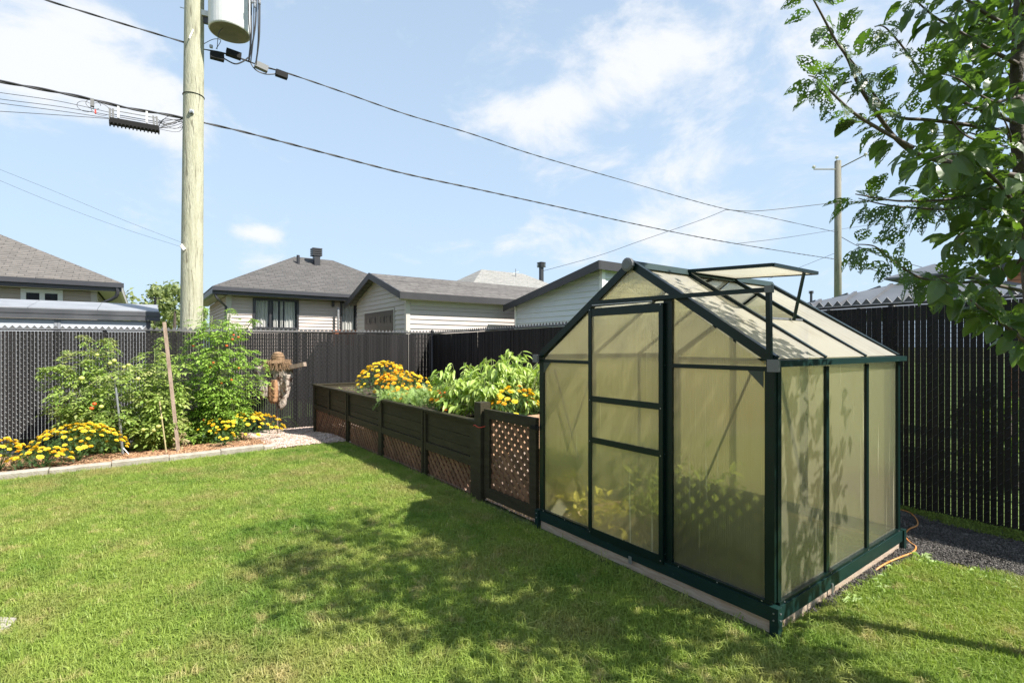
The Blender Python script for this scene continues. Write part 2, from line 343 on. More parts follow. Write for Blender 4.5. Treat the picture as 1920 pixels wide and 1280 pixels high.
M['red_plastic'] = pmat('red_tag', (.7,.05,.03), rough=.5)
M['porcelain'] = pmat('porcelain', (.55,.52,.48), rough=.25)
M['siding_beige'] = pmat('beige_vinyl_siding', (.47,.395,.36), (.50,.425,.385), 2, .55, objrand=.04)
M['siding_tan'] = pmat('cream_vinyl_siding', (.43,.36,.30), (.46,.39,.33), 2, .55, objrand=.04)
M['siding_shed'] = pmat('light_beige_vinyl', (.47,.415,.385), (.50,.445,.41), 2, .55, objrand=.05)
M['siding_white'] = pmat('white_vinyl', (.56,.58,.60), (.60,.62,.64), 2, .5, objrand=.04)
M['trim_white'] = pmat('white_trim', (.74,.74,.73), rough=.5)
M['trim_beige'] = pmat('beige_trim', (.52,.48,.43), rough=.5)
M['fascia'] = pmat('charcoal_fascia', (.040,.041,.048), (.05,.05,.058), 3, .4)
M['fascia_b'] = pmat('dark_brown_fascia', (.032,.030,.032), (.04,.038,.040), 3, .45)
M['soffit'] = pmat('beige_soffit', (.40,.36,.31), rough=.6)
M['door_brown'] = pmat('dark_brown_door', (.050,.043,.038), (.06,.052,.046), 3, .45)
M['grey_panel'] = pmat('light_grey_panel', (.46,.48,.51), (.50,.52,.55), 2, .5, objrand=.05)
M['grey_metal_roof'] = pmat('grey_sheet_roof', (.22,.23,.25), (.30,.31,.33), 2, .5, .1)
M['dark_metal'] = pmat('dark_sheet_metal', (.055,.057,.062), (.08,.082,.088), 2.5, .45)
M['frame_dark'] = pmat('dark_window_frame', (.03,.03,.033), rough=.4)
M['curtain'] = pmat('white_curtain', (.74,.73,.69), (.66,.65,.62), 4, .9)
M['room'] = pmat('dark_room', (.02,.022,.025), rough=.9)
gm, gnt, gb = new_mat('window_glass'); gb.inputs['Base Color'].default_value = (.02,.03,.035,1); gb.inputs['Roughness'].default_value = .03
gb.inputs['Alpha'].default_value = .12; gb.inputs['Specular IOR Level'].default_value = .8; M['glass'] = gm
M['brick'] = shingle_mat('red_brick', (.34,.12,.07), (.42,.18,.10), (.3,.14,.1), tuple(V), 1, .075, .21)
M['terracotta'] = pmat('terracotta', (.50,.17,.08), rough=.8)
M['gaz_roof'] = pmat('grey_ribbed_metal', (.13,.135,.145), (.17,.175,.185), 3, .4, metal=.3)
M['straw'] = pmat('straw_hat', (.30,.185,.10), (.44,.29,.17), 20, .9, .8, 120, stretch=(1,1,6))
M['bark_cloth'] = pmat('mottled_burlap', (.11,.065,.045), (.44,.365,.30), 9, .95, .8, 60, c3=(.48,.41,.35), pos=(.40,.49))
M['bark_orange'] = pmat('orange_burlap', (.34,.17,.08), (.45,.26,.14), 20, .95, .8, 70)
M['old_wood'] = pmat('old_brown_wood', (.22,.155,.11), (.33,.25,.19), 9, .85, .5, 60, stretch=(2,2,.6), c3=(.15,.09,.06))
M['orange_cord'] = pmat('orange_cord', (.75,.24,.04), (.66,.34,.14), 8, .5)
M['bark'] = pmat('plum_bark', (.060,.045,.036), (.12,.095,.078), 20, .8, .6, 60)
M['twig'] = pmat('plum_twig', (.085,.065,.052), (.13,.10,.085), 20, .65)
M['stem_g'] = pmat('green_stem', (.13,.19,.05), (.22,.24,.09), 12, .6)
M['stem_d'] = pmat('dry_stem', (.34,.28,.14), (.44,.37,.2), 12, .8)
M['lf_tree'] = leafmat('plum_leaf', (.034,.075,.028), (.105,.160,.050), .36, .38, (1.6,1.9,.5), 9, spec=.55)
M['lf_grass'] = leafmat('grass_blade', (.062,.135,.014), (.315,.405,.078), .5, .3, (1.1,1.2,.6), 3, spec=.3,
                        patch=[((.38,.32,.13), 1.1, .47, .68), ((.14,.25,.035), .9, .50, .62), ((.52,.43,.20), 6.5, .56, .72)])
M['lf_tom'] = leafmat('tomato_leaf', (.14,.26,.035), (.38,.47,.12), .5, .32, (1.2,1.3,.6), 5, patch=[((.42,.40,.18), 2.6, .52, .70)])
M['lf_tomc'] = leafmat('cherry_tomato_leaf', (.13,.28,.028), (.34,.48,.09), .5, .32, (1.2,1.3,.6), 5)
M['lf_pep'] = leafmat('pepper_leaf', (.20,.35,.035), (.44,.54,.15), .38, .32, (1.2,1.3,.6), 6)
M['lf_mar'] = leafmat('marigold_leaf', (.035,.09,.025), (.08,.16,.045), .5, .25, (1.2,1.3,.6), 6)
M['lf_herb'] = leafmat('feathery_green', (.18,.30,.06), (.34,.46,.14), .5, .3, (1.2,1.3,.6), 6)
M['lf_far'] = leafmat('far_tree_leaf', (.12,.17,.05), (.26,.30,.11), .55, .3, (1.2,1.3,.6), 1.5)
M['lf_yel'] = leafmat('pale_green_leaf', (.38,.42,.06), (.55,.52,.10), .5, .4, (1.2,1.3,.6), 5)
M['moss'] = leafmat('moss', (.10,.17,.02), (.20,.26,.04), .8, .2, (1,1,.6), 8)
M['fl_yel'] = leafmat('yellow_petal', (.84,.56,.015), (.92,.74,.06), .6, .2, (1.1,1,.6), 30)
M['fl_org'] = leafmat('orange_petal', (.86,.40,.012), (.92,.54,.02), .6, .2, (1.1,1,.6), 30)
M['fl_red'] = leafmat('deep_orange_petal', (.72,.13,.008), (.78,.22,.012), .6, .2, (1.1,1,.6), 30)
M['tom_g'] = pmat('green_tomato', (.42,.48,.10), (.52,.52,.16), 8, .28)
M['tom_r'] = pmat('red_tomato', (.60,.07,.012), (.62,.14,.02), 8, .28)
M['black_fruit'] = pmat('dark_plum', (.012,.012,.022), rough=.35)

# ================================================================== SETTING: ground
ax_ = sorted(set([-600,-200,-80,-30,-15,-10] + [round(-7+.25*i, 3) for i in range(77)] + [13,15,18,22,30,60,120,300,700]))
ay_ = sorted(set([-600,-200,-80,-30,-15,-10] + [round(-8+.4*i, 3) for i in range(31)] + [5,7,10,15,22,40,80,200,700]))
g = MB(); nx = len(ax_)
for q in ay_:
    for p in ax_: g.v.append(G(p, q, gz(p)))
for j in range(len(ay_)-1):
    for i in range(nx-1):
        a = j*nx+i; g.f.append((a, a+nx, a+nx+1, a+1))
gr = g.build('ground', M['ground'], kind='structure')
def sheet(name, poly, m, dz, mat_res=.2, **k):
    """flat bed following the ground a few millimetres above it; poly in (p, q)"""
    ps = [a for a, _ in poly]; qs = [b for _, b in poly]; b = MB(); idx = {}
    import itertools
    def inside(x, y):
        c = False; n = len(poly)
        for i in range(n):
            x1, y1 = poly[i]; x2, y2 = poly[(i+1) % n]
            if (y1 > y) != (y2 > y) and x < (x2-x1)*(y-y1)/(y2-y1)+x1: c = not c
        return c
    r = mat_res; p0 = math.floor(min(ps)/r); p1 = math.ceil(max(ps)/r); q0 = math.floor(min(qs)/r); q1 = math.ceil(max(qs)/r)
    for i in range(p0, p1):
        for j in range(q0, q1):
            if inside((i+.5)*r, (j+.5)*r):
                f = []
                for a, c in ((i,j),(i,j+1),(i+1,j+1),(i+1,j)):
                    if (a, c) not in idx: idx[(a, c)] = len(b.v); b.v.append(G(a*r, c*r, gz(a*r)+dz+.006*mnoise.noise((a*.9, c*.9, 0))))
                    f.append(idx[(a, c)])
                b.f.append(tuple(f))
    return b.build(name, m, **k), inside
BED = [(6.80,-1.0),(6.80,-7.0),(9.42,-7.0),(9.42,-1.0)]
GRAV_P = [(6.60,0),(6.66,-.4),(6.70,-.75),(6.66,-1.1),(9.42,-1.1),(9.42,2.92),(1.9,2.92),(1.9,0)]
GRAV_G = [(-3,1.75),(-.6,1.72),(-.3,1.78),(-.10,1.55),(-.04,.3),(2.2,.3),(2.2,2.92),(-3,2.92)]
bed_o, in_bed = sheet('mulch_bed', BED, M['mulch'], .03, .1, kind='structure')
gp_o, in_gp = sheet('gravel_path', GRAV_P, M['gravel_pink'], .022, .1, kind='structure')
gg_o, in_gg = sheet('gravel_strip', GRAV_G, M['gravel_grey'], .014, .1, kind='structure')
ipth = MB().box(.08, 1.77, .08, 1.71, .004, .012).build('inner_floor', pmat('mirrored_lawn_tint', (.40,.50,.08), (.66,.62,.26), 3.5, .95, stretch=(1,1,1)), kind='structure')  # bright yellow-green floor colour stands in for sunlit lawn mirrored in the panes
nb = MB().box(9.5, 60, -60, 60, -.19, -.185).build('neighbour_lawn', M['far_ground'], kind='structure')
nb2 = MB().box(-40, 9.4, 3.02, 60, -.02, .012).build('neighbour_grass', M['far_ground'], kind='structure')

# ------------------------------------------------------------------ scatter (instances on points) for grass, gravel, chips
SRC = bpy.data.collections.new('scatter_sources')
def scatter(name, pts, rots, scls, meshes, label, cat, kind='stuff'):
    me = bpy.data.meshes.new(name); me.from_pydata([tuple(p) for p in pts], [], [])
    a = me.attributes.new('rot', 'FLOAT_VECTOR', 'POINT'); a.data.foreach_set('vector', np.asarray(rots, dtype=np.float32).ravel())
    a = me.attributes.new('scl', 'FLOAT', 'POINT'); a.data.foreach_set('value', np.asarray(scls, dtype=np.float32))
    o = bpy.data.objects.new(name, me); COL.objects.link(o)
    c = bpy.data.collections.new(name+'_source')
    for i, m_ in enumerate(meshes): c.objects.link(bpy.data.objects.new(f'{name}_piece', m_))
    ng = bpy.data.node_groups.new(name, 'GeometryNodeTree')
    ng.interface.new_socket('Geometry', in_out='INPUT', socket_type='NodeSocketGeometry'); ng.interface.new_socket('Geometry', in_out='OUTPUT', socket_type='NodeSocketGeometry')
    i_ = ng.nodes.new('NodeGroupInput'); o_ = ng.nodes.new('NodeGroupOutput'); ip = ng.nodes.new('GeometryNodeInstanceOnPoints')
    ci = ng.nodes.new('GeometryNodeCollectionInfo'); ci.inputs['Collection'].default_value = c; ci.inputs['Separate Children'].default_value = True; ci.inputs['Reset Children'].default_value = True
    ip.inputs['Pick Instance'].default_value = True
    ra = ng.nodes.new('GeometryNodeInputNamedAttribute'); ra.data_type = 'FLOAT_VECTOR'; ra.inputs['Name'].default_value = 'rot'
    sa = ng.nodes.new('GeometryNodeInputNamedAttribute'); sa.data_type = 'FLOAT'; sa.inputs['Name'].default_value = 'scl'
    L = ng.links.new
    L(i_.outputs[0], ip.inputs['Points']); L(ci.outputs[0], ip.inputs['Instance']); L(ra.outputs[0], ip.inputs['Rotation']); L(sa.outputs[0], ip.inputs['Scale']); L(ip.outputs[0], o_.inputs[0])
    md = o.modifiers.new('scatter', 'NODES'); md.node_group = ng
    o['label'] = label; o['category'] = cat; o['kind'] = kind; return o
def rand_pq(n, p0, p1, q0, q1): return np.c_[rng.uniform(p0, p1, n), rng.uniform(q0, q1, n)]
Un = np.array(U); Vn = np.array(V); Cn = np.array(C0)
def to_world(pq, dz):
    z = np.array([gz(a) for a in pq[:, 0]]) + dz
    w = Cn + pq[:, :1]*Un + pq[:, 1:]*Vn; w[:, 2] = z; return w
def visible(w, mu=60, mv=90):
    Y = w[:, 1]; Yc = np.maximum(Y, .01); u = 960 + F*w[:, 0]/Yc; v = VH + F*(CAMH-w[:, 2])/Yc
    return (Y > .8) & (u > -mu) & (u < 1920+mu) & (v < 1280+mv)
def tuft(seed, nb_, hmin, hmax, spread, lean, width):
    r = random.Random(seed); b = MB()
    for i in range(nb_):
        a = r.uniform(0, 6.283); d = Vector((math.cos(a), math.sin(a), 0)); s = Vector((-d.y, d.x, 0)); a2 = r.uniform(0, 6.283)
        base = Vector((math.cos(a2), math.sin(a2), 0))*r.uniform(0, spread); h = r.uniform(hmin, hmax); ln = abs(r.gauss(0, lean)); w = width*r.uniform(.7, 1.2)
        p1 = base + Z*h*.55 + d*h*ln*.35; p2 = base + Z*h*max(.25, 1-.35*ln) + d*h*ln
        tw = s.lerp(d, r.uniform(-.5, .5)).normalized()
        b.add([base-s*w/2, base+s*w/2, p1+tw*w*.42, p1-tw*w*.42, p2], [(0,1,2,3),(3,2,4)])
    return b.mesh('grass_tuft', M['lf_grass'])
tufts = [tuft(i, 9, .020, .050, .024, .85, .0037) for i in range(7)] + [tuft(20+i, 6, .035, .075, .035, 1.1, .0052) for i in range(2)] + [tuft(30, 5, .02, .04, .02, 1.6, .011)]
pq = rand_pq(430000, -2.6, 6.9, -7.6, 0.03)
w = to_world(pq, 0.0); k = visible(w)
Yd = w[:, 1]; k &= rng.random(len(w)) < np.clip((5.2/np.maximum(Yd, 1))**1.0, .42, 1)
k &= ~((pq[:, 1] > -.045) & (pq[:, 0] > -.05)) & (pq[:, 0] < 6.68 + .03*np.sin(pq[:, 1]*9))
pqr = rand_pq(110000, -2.6, -.03, 0, 1.86); wr = to_world(pqr, 0.0); kr = visible(wr)
edge = 1.70 + .10*np.sin(pqr[:, 0]*7) + rng.normal(0, .05, len(pqr)); kr &= (pqr[:, 1] < edge) & ((pqr[:, 0] < -.055-.12*np.clip(pqr[:, 1]-.8, 0, 1) + rng.normal(0,.02,len(pqr))) | (pqr[:, 1] < .35))
pqi = rand_pq(900, .1, 1.75, .15, 1.7); wi = to_world(pqi, .0)
W = np.concatenate([w[k], wr[kr], wi]); n = len(W)
Wpq = np.c_[(W-Cn)@Un, (W-Cn)@Vn]
near = (Wpq[:, 1] > -.14) & (Wpq[:, 0] > -.12) & (Wpq[:, 0] < 2.8)
near |= (Wpq[:, 0] > 6.56)
scl_ = rng.uniform(.55,1.05,n)*np.where(near, np.where(rng.random(n) < .12, 1.1, .55), 1)
scatter('lawn_grass', W, np.c_[rng.normal(0,.12,n), rng.normal(0,.12,n), rng.uniform(0,6.283,n)], scl_, tufts,
        'short mown lawn grass, green with straw coloured dry patches', 'grass')
def pebble(seed, m):
    r = random.Random(seed); b = MB(); s = (r.uniform(.7,1.2), r.uniform(.6,1), r.uniform(.4,.7))
    vs = [(1,0,0),(-1,0,0),(0,1,0),(0,-1,0),(0,0,1),(0,0,-1),(.62,.62,.3),(-.62,.6,.25),(.6,-.62,.28),(-.6,-.6,.3)]
    vs = [(x*s[0]*r.uniform(.8,1.1), y*s[1]*r.uniform(.8,1.1), z*s[2]*r.uniform(.8,1.1)) for x, y, z in vs]
    b.add(vs, [(0,6,4),(6,2,4),(2,7,4),(7,1,4),(1,9,4),(9,3,4),(3,8,4),(8,0,4),(0,5,6),(6,5,2),(2,5,7),(7,5,1),(1,5,9),(9,5,3),(3,5,8),(8,5,0)])
    return b.mesh('pebble', m)
pp = rand_pq(110000, 1.9, 9.4, -1.15, 2.9); inn = np.array([in_gp(a, b) for a, b in pp]) & ((pp[:, 1] > 1.0) | (pp[:, 0] > 6.5) | (pp[:, 0] < 3.0))
wp = to_world(pp, .024)[inn]; wp = wp[visible(wp)]; n = len(wp)
scatter('pink_gravel', wp, rng.uniform(0,6.283,(n,3)), rng.uniform(.007,.016,n), [pebble(i, M['pebble_pink']) for i in range(4)], 'pinkish beige gravel spread beside and behind the raised planter', 'gravel')
pp = rand_pq(130000, -3, 2.2, .25, 2.9); inn = np.array([in_gg(a, b) for a, b in pp])
wp = to_world(pp, .016)[inn]; wp = wp[visible(wp)]; n = len(wp)
scatter('grey_gravel', wp, rng.uniform(0,6.283,(n,3)), rng.uniform(.004,.011,n), [pebble(10+i, M['pebble_grey']) for i in range(4)], 'dark grey gravel between the greenhouse and the black fence', 'gravel')
def chip(seed):
    r = random.Random(seed); a = r.uniform(1.4, 3.2); return MB().add([(-a,-.5,0),(a,-.35,.1),(a*.9,.5,.3),(-a*.8,.4,.15),(-a,-.5,.35),(a,-.35,.45),(a*.9,.5,.6),(-a*.8,.4,.5)], [(3,2,1,0),(4,5,6,7),(0,1,5,4),(1,2,6,5),(2,3,7,6),(3,0,4,7)]).mesh('bark_chip', M['mulch_chip'])
pp = rand_pq(16000, 6.9, 9.3, -5.6, -1.1); wp = to_world(pp, .034); n = len(wp)
scatter('bark_mulch', wp, np.c_[rng.normal(0,.35,n), rng.normal(0,.35,n), rng.uniform(0,6.283,n)], rng.uniform(.006,.013,n), [chip(i) for i in range(4)], 'reddish bark mulch covering the flower bed under the tomatoes', 'mulch')
# mossy rim under the right fence
pm = rand_pq(9000, -2.6, 2.6, 2.62, 2.92); km = pm[:, 1] > 2.72 + .07*np.sin(pm[:, 0]*5) + rng.normal(0, .03, len(pm)); wm = to_world(pm, .012)[km]; n = len(wm)
mt = [tuft(60+i, 8, .010, .03, .02, .8, .006) for i in range(3)]
for m_ in mt: m_.materials.clear(); m_.materials.append(M['moss'])
scatter('moss_strip', wm, np.c_[np.zeros(n), np.zeros(n), rng.uniform(0,6.283,n)], rng.uniform(.7,1.4,n), mt, 'strip of moss and weeds at the foot of the right fence', 'moss')
# broad weeds at the gravel edge
wd = MB()
for i in range(75):
    p = random.uniform(-1.9, -.15); q = 1.62 + random.gauss(0, .07); c = G(p, q, .01)
    if i % 4 == 0: c = G(random.uniform(-.22,-.1), random.uniform(.4, 1.4), .01)
    for j in range(random.randint(4, 7)):
        a = random.uniform(0, 6.283); d = Vector((math.cos(a), math.sin(a), 0)); s = Vector((-d.y, d.x, 0)); l = random.uniform(.03, .07); wv = l*.28
        wd.add([c, c+d*l*.5+s*wv+Z*l*.5, c+d*l+Z*l*.35, c+d*l*.5-s*wv+Z*l*.5], [(0,1,2),(0,2,3)])
wd.build('weed_patch', M['lf_herb'], label='low broad leaved weeds along the edge of the grey gravel', category='weeds', kind='stuff')

# ================================================================== FENCES
def fence(name, label, a, b, out, zt0, zt1, zb, slat0):
    """chain link with vertical privacy slats; a,b: (p,q) ends, out: unit vector to the yard side"""
    A = G(*a); Bp = G(*b); L = (Bp-A).length; d = (Bp-A).normalized(); root = thing(name, A, label, 'fence', 'black slatted chain link fences')
    ang = math.atan2(d.y, d.x); pitch = .0410; n = int(L/pitch)
    hw_, hd_ = (.0188, .004) if slat0 == 0 else (.0184, .006)
    sm = MB().hexa([Vector(v) for v in [(-hw_,-hd_,0),(hw_,-hd_,0),(hw_,hd_,0),(-hw_,hd_,0),(-hw_,-hd_,1),(hw_,-hd_,1),(hw_,hd_,1),(-hw_,hd_,1)]]).mesh('slat', M['black_slat'])
    mesh_w = MB(); kn = MB(); caps = MB()
    zt = lambda s: zt0 + (zt1-zt0)*s/L
    for i in range(n):
        s = (i+.5)*pitch; x = A + d*s; zb_ = zb(s) + .012
        link('slat', sm, root, (x-A) + Z*zb_, (random.gauss(0,.002), 0, ang + random.gauss(0,.025)), (random.uniform(.96,1.03), 1, zt(s)-.025-zb_))
        k = 0; z = zb_ + (.0 if i % 2 else .041)
        while z < zt(s)-.06:                       # the wire crosses each slat in front rising to one side, behind it falling
            e0 = A + d*(s-pitch/2) + Z*(z-zb_*0) ; e1 = A + d*(s+pitch/2) + Z*(z+.041)
            m0 = (e0+e1)/2 + out*.0085
            e0 = e0 + out*.002; e1 = e1 + out*.002
            r = .0026
            for (j0, j1) in ((e0, m0), (m0, e1)):
                up = Z*r; mesh_w.add([j0+up, j0-up*.6+out*r, j0-up, j1+up, j1-up*.6+out*r, j1-up], [(0,1,4,3),(1,2,5,4)])
            f0 = A + d*(s-pitch/2) + Z*(z+.041) - out*.006; f1 = A + d*(s+pitch/2) + Z*z - out*.006
            mesh_w.add([f0+Z*r, f0-Z*r, f1-Z*r, f1+Z*r], [(0,1,2,3)])
            z += .082
    mesh_w.build('wire_mesh', M['black_wire'], root, kind='stuff')
    nk = int(L/(2*pitch))
    cm = MB(); hw = pitch*.95; hh = .046
    cm.prism([Vector((-hw,-.003,0)), Vector((hw,-.003,0)), Vector((0,-.003,hh))], (0,.006,0))
    cmesh = cm.mesh('slat_point', M['knuckle'])
    for i in range(nk):
        s = (2*i+1)*pitch; x = A + d*s; zz = zt(s)+.012
        link('slat_point', cmesh, root, (x-A)+Z*zz, (0,0,ang))
        for sg in (-1, 1): kn.tube([x + d*sg*pitch + Z*(zz-.004) + out*.004, x + Z*(zz+hh+.004) + out*.004], .0024, 4)
    kn.build('knuckle_wire', M['knuckle'], root, kind='stuff')
    for r_ in (.0125,):
        MB().tube([A + Z*(zt0-.004) + out*.012, Bp + Z*(zt1-.004) + out*.012], r_, 10).build('top_rail', M['black_post'], root, smooth=True)
    for s in np.arange(0, L+.1, 3.0):
        x = A + d*min(s, L) - out*.05
        MB().tube([x + Z*(zb(min(s,L))-.1), x + Z*zt(min(s,L))], .03, 10).build('post', M['black_post'], root, smooth=True)
    return root
fence('chain_link_fence', 'black slatted chain link fence running across the back behind the tomatoes', (PF, QF-.03), (PF, -8.2), -U, 1.765, 1.69, lambda s: gz(PF), 0)
fence('chain_link_fence', 'black slatted chain link fence along the right, behind the greenhouse', (PF-.04, QF), (-2.3, QF), -V, 1.76, 1.872, lambda s: gz(PF-s), 1)
B('fence_corner_post', M['black_post'], None, lambda b: b.tube([G(PF,QF,-.3), G(PF,QF,1.80)], .038, 12).lathe(G(PF,QF,1.80), [(.042,0),(.042,.02),(.02,.04),(.001,.045)], 12), smooth=True,
  label='black round corner post where the two slatted fences meet', category='fence post')

# ================================================================== GREENHOUSE
GW, GL = 1.85, 1.79; ZB0, ZB1, ZE, ZR = .068, .143, 1.355, 2.0
gh = thing('greenhouse', G(GW/2, GL/2, 0), 'small dark green framed greenhouse with yellowed translucent panels and an open roof vent', 'greenhouse')
gm_ = M['gh_green']
# timber sleepers under the base
sl = .09
for nm, a in (('timber', (-.01, GW+.0, -.012, .078, -.05, ZB0)), ('timber', (-.012, .078, .08, GL+.02, -.05, ZB0)), ('timber', (GW-.08, GW, .08, GL+.02, -.05, ZB0)), ('timber', (.08, GW-.08, GL-.07, GL+.02, -.05, ZB0))):
    bx(nm, M['timber'], gh, *a)
# base profiles
bt = .03
bx('base_profile', M['gh_base'], gh, -.015, GW+.015, -.030, -.030+bt, ZB0+.002, ZB1)
bx('base_profile', M['gh_base'], gh, -.030, -.030+bt, .001, GL+.03, ZB0+.002, ZB1)
bx('base_profile', M['gh_base'], gh, GW, GW+bt, .001, GL+.03, ZB0+.002, ZB1)
bx('base_profile', M['gh_base'], gh, .002, GW-.002, GL+.0, GL+.03, ZB0+.002, ZB1)
for (p, q) in ((-.018,-.018), (GW+.018,-.018), (-.018,GL+.018), (GW+.018,GL+.018)):
    lg = bx('corner_leg', M['gh_base'], gh, p-.022, p+.022, q-.022, q+.022, -.06, ZB1+.004)
    if q < .1:
        sc = MB()
        for z in (.085, .12):
            sc.lathe(G(p-.023, q, z), [(.0045,0),(.0045,.003)], 8, -U); sc.lathe(G(p, q-.023, z), [(.0045,0),(.0045,.003)], 8, -V)
        sc.build('screw', M['galv'], lg)
# base sill (rail on top of profile)
for a in ((.0, GW, -.022, .012, ZB1+.001, ZB1+.016), (-.022, .012, .013, GL, ZB1+.001, ZB1+.016), (GW-.012, GW+.022, .013, GL, ZB1+.001, ZB1+.016), (.013, GW-.013, GL-.012, GL+.022, ZB1+.001, ZB1+.016)):
    bx('sill', gm_, gh, *a)
zs = ZB1+.016
# corner posts
for (p, q) in ((0,0), (GW,0), (0,GL), (GW,GL)):
    sp_ = 1 if p < 1 else -1; sq = 1 if q < 1 else -1
    bx('corner_post', gm_, gh, min(p-.010*sp_, p+.040*sp_), max(p-.010*sp_, p+.040*sp_), min(q-.016*sq, q+.006*sq), max(q-.016*sq, q+.006*sq), zs, ZE)
    bx('corner_post', gm_, gh, min(p-.016*sp_, p+.006*sp_), max(p-.016*sp_, p+.006*sp_), min(q+.008*sq, q+.044*sq), max(q+.008*sq, q+.044*sq), zs, ZE)
# side studs at thirds
for p in (0, GW):
    for q in (GL/3, 2*GL/3):
        bx('stud', gm_, gh, p-.014 if p < 1 else p-.006, p+.006 if p < 1 else p+.014, q-.018, q+.018, zs-.02, ZE-.01)
# eave gutters
for p, s in ((0,-1), (GW,1)):
    b0, b1 = sorted((p-.004*s, p+.045*s)); bx('eave_gutter', M['gh_green'] if p else M['gh_base'], gh, b0, b1, -.035, GL+.035, ZE+.0, ZE+.034)
    MB().box(b0-.004, b1+.004, -.056, -.036, ZE-.024, ZE+.038).build('gutter_cap', M['cap_grey'], gh)
# door position from the photograph
pa, pb_ = pcol(1113, 0), pcol(1250, 0); pj = pcol(1262, 0); dq = -.030
def wallbar(nm, p0, p1, z0, z1, q0=-.016, q1=.010, par=gh): return bx(nm, gm_, par, min(p0,p1), max(p0,p1), q0, q1, z0, z1)
ztop = lambda p: ZE + (ZR-ZE)*(1-abs(p-GW/2)/(GW/2))
pj0 = pj-.004; pj1 = max(pj+.030, pb_+.012); pl0 = pa+.004; pl1 = pa+.032
wallbar('jamb', pj0, pj1, zs, ztop(pj0)-.02); wallbar('jamb', pl0, pl1, zs, ztop(pl1)-.03)
zcb = ZE-.012
wallbar('cross_bar', .042, pj0-.001, zcb-.012, zcb+.012); wallbar('cross_bar', pl1+.001, GW-.042, zcb-.012, zcb+.012)
zdt = zrow(1250, 574, q=0)
wallbar('cross_bar', pj1+.001, pl0-.001, zdt+.035, zdt+.060)
# rear gable bars
for p in (GW/3, 2*GW/3): bx('jamb', gm_, gh, p-.014, p+.014, GL-.010, GL+.014, zs, ztop(p)-.03)
bx('cross_bar', gm_, gh, .042, GW-.042, GL-.008, GL+.010, zcb-.012, zcb+.012)
# rafters: two gables and two in between, each side
for q in (0, GL/3, 2*GL/3, GL):
    wd_ = .05 if q in (0, GL) else .026
    for p0 in (0, GW):
        a = G(p0, q, ZE+.036); b_ = G(GW/2, q, ZR); bar('rafter', gm_, gh, a, b_, wd_ if q else .034, .026 if q else .05, V)
        if q == 0: bar('rafter', gm_, gh, a+V*.034+Z*.004, b_+V*.034+Z*.004, .02, .03, V)
# ridge
B('ridge_bar', M['gh_base'], gh, lambda b: b.prism([G(GW/2-.045,-.03,ZR-.028), G(GW/2+.045,-.03,ZR-.028), G(GW/2+.018,-.03,ZR+.018), G(GW/2-.018,-.03,ZR+.018)], V*(GL*.36)).prism([G(GW/2-.040,GL*.36-.03,ZR-.028), G(GW/2+.040,GL*.36-.03,ZR-.028), G(GW/2+.014,GL*.36-.03,ZR+.004), G(GW/2-.014,GL*.36-.03,ZR+.004)], V*(GL*.30)).prism([G(GW/2-.045,GL*.66-.03,ZR-.028), G(GW/2+.045,GL*.66-.03,ZR-.028), G(GW/2+.018,GL*.66-.03,ZR+.018), G(GW/2-.018,GL*.66-.03,ZR+.018)], V*(GL*.34+.06)))
B('ridge_cap', M['cap_grey'], gh, lambda b: b.lathe(G(GW/2, -.055, ZR-.008), [(.030,0),(.045,.006),(.045,.028)], 14, V))
# panels
PT = .006
clear = bpy.data.materials.new('clear_flutes'); clear.use_nodes = True; cn = clear.node_tree; cn.nodes.clear()
_o = cn.nodes.new('ShaderNodeOutputMaterial'); _t = cn.nodes.new('ShaderNodeBsdfTransparent'); _t.inputs[0].default_value = (.97,.96,.90,1); cn.links.new(_t.outputs[0], _o.inputs[0])
def panel(poly, m, n, par=gh, nm='panel'):
    poly = [Vector(x) for x in poly]
    if (poly[1]-poly[0]).cross(poly[2]-poly[1]).dot(n) < 0: poly.reverse()      # outer sheet must face outwards
    o = MB().prism(poly, n*PT).build(nm, m, par); me = o.data; me.materials.append(clear)
    for i, f in enumerate(me.polygons): f.material_index = 0 if i == 0 else 1     # polygon 0 is the outer sheet
    return o
def fpan(p0, p1, z0, z1, q=0., par=gh, m=None, nm='panel'):   # gable pane, top follows the roof when z1 is None
    if z1 is None:
        pts = [G(p0,q,z0), G(p1,q,z0)]; lo, hi = min(p0,p1), max(p0,p1); tops = [p for p in (hi, GW/2, lo) if p in (hi, lo) or lo < GW/2 < hi]
        pts = [G(lo,q,z0), G(hi,q,z0)] + [G(p,q,max(ztop(p)-.02, z0+.001)) for p in tops]
    else: pts = [G(p0,q,z0), G(p1,q,z0), G(p1,q,z1), G(p0,q,z1)]
    return panel(pts, m or M['pan_f'], V, par, nm)
fpan(.042, pj0, zs, zcb-.012); fpan(.042, pj0, zcb+.012, None); fpan(pl1, GW-.042, zs, zcb-.012); fpan(pl1, GW-.042, zcb+.012, None); fpan(pj1, pl0, zdt+.060, None)
for p0, p1 in ((.042, GW/3-.014), (GW/3+.014, 2*GW/3-.014), (2*GW/3+.014, GW-.042)):
    fpan(p0, p1, zs, zcb-.012, GL-.006); fpan(p0, p1, zcb+.012, None, GL-.006)
for p in (0, GW):
    for i in range(3):
        q0 = i*GL/3+.018; q1 = (i+1)*GL/3-.018
        if i == 0: q0 = .044
        if i == 2: q1 = GL-.044
        panel([G(p,q0,zs), G(p,q1,zs), G(p,q1,ZE), G(p,q0,ZE)], M['pan_s'], U if p < 1 else -U)
nr = (U*(-(ZR-ZE)) + Z*(-GW/2)).normalized()
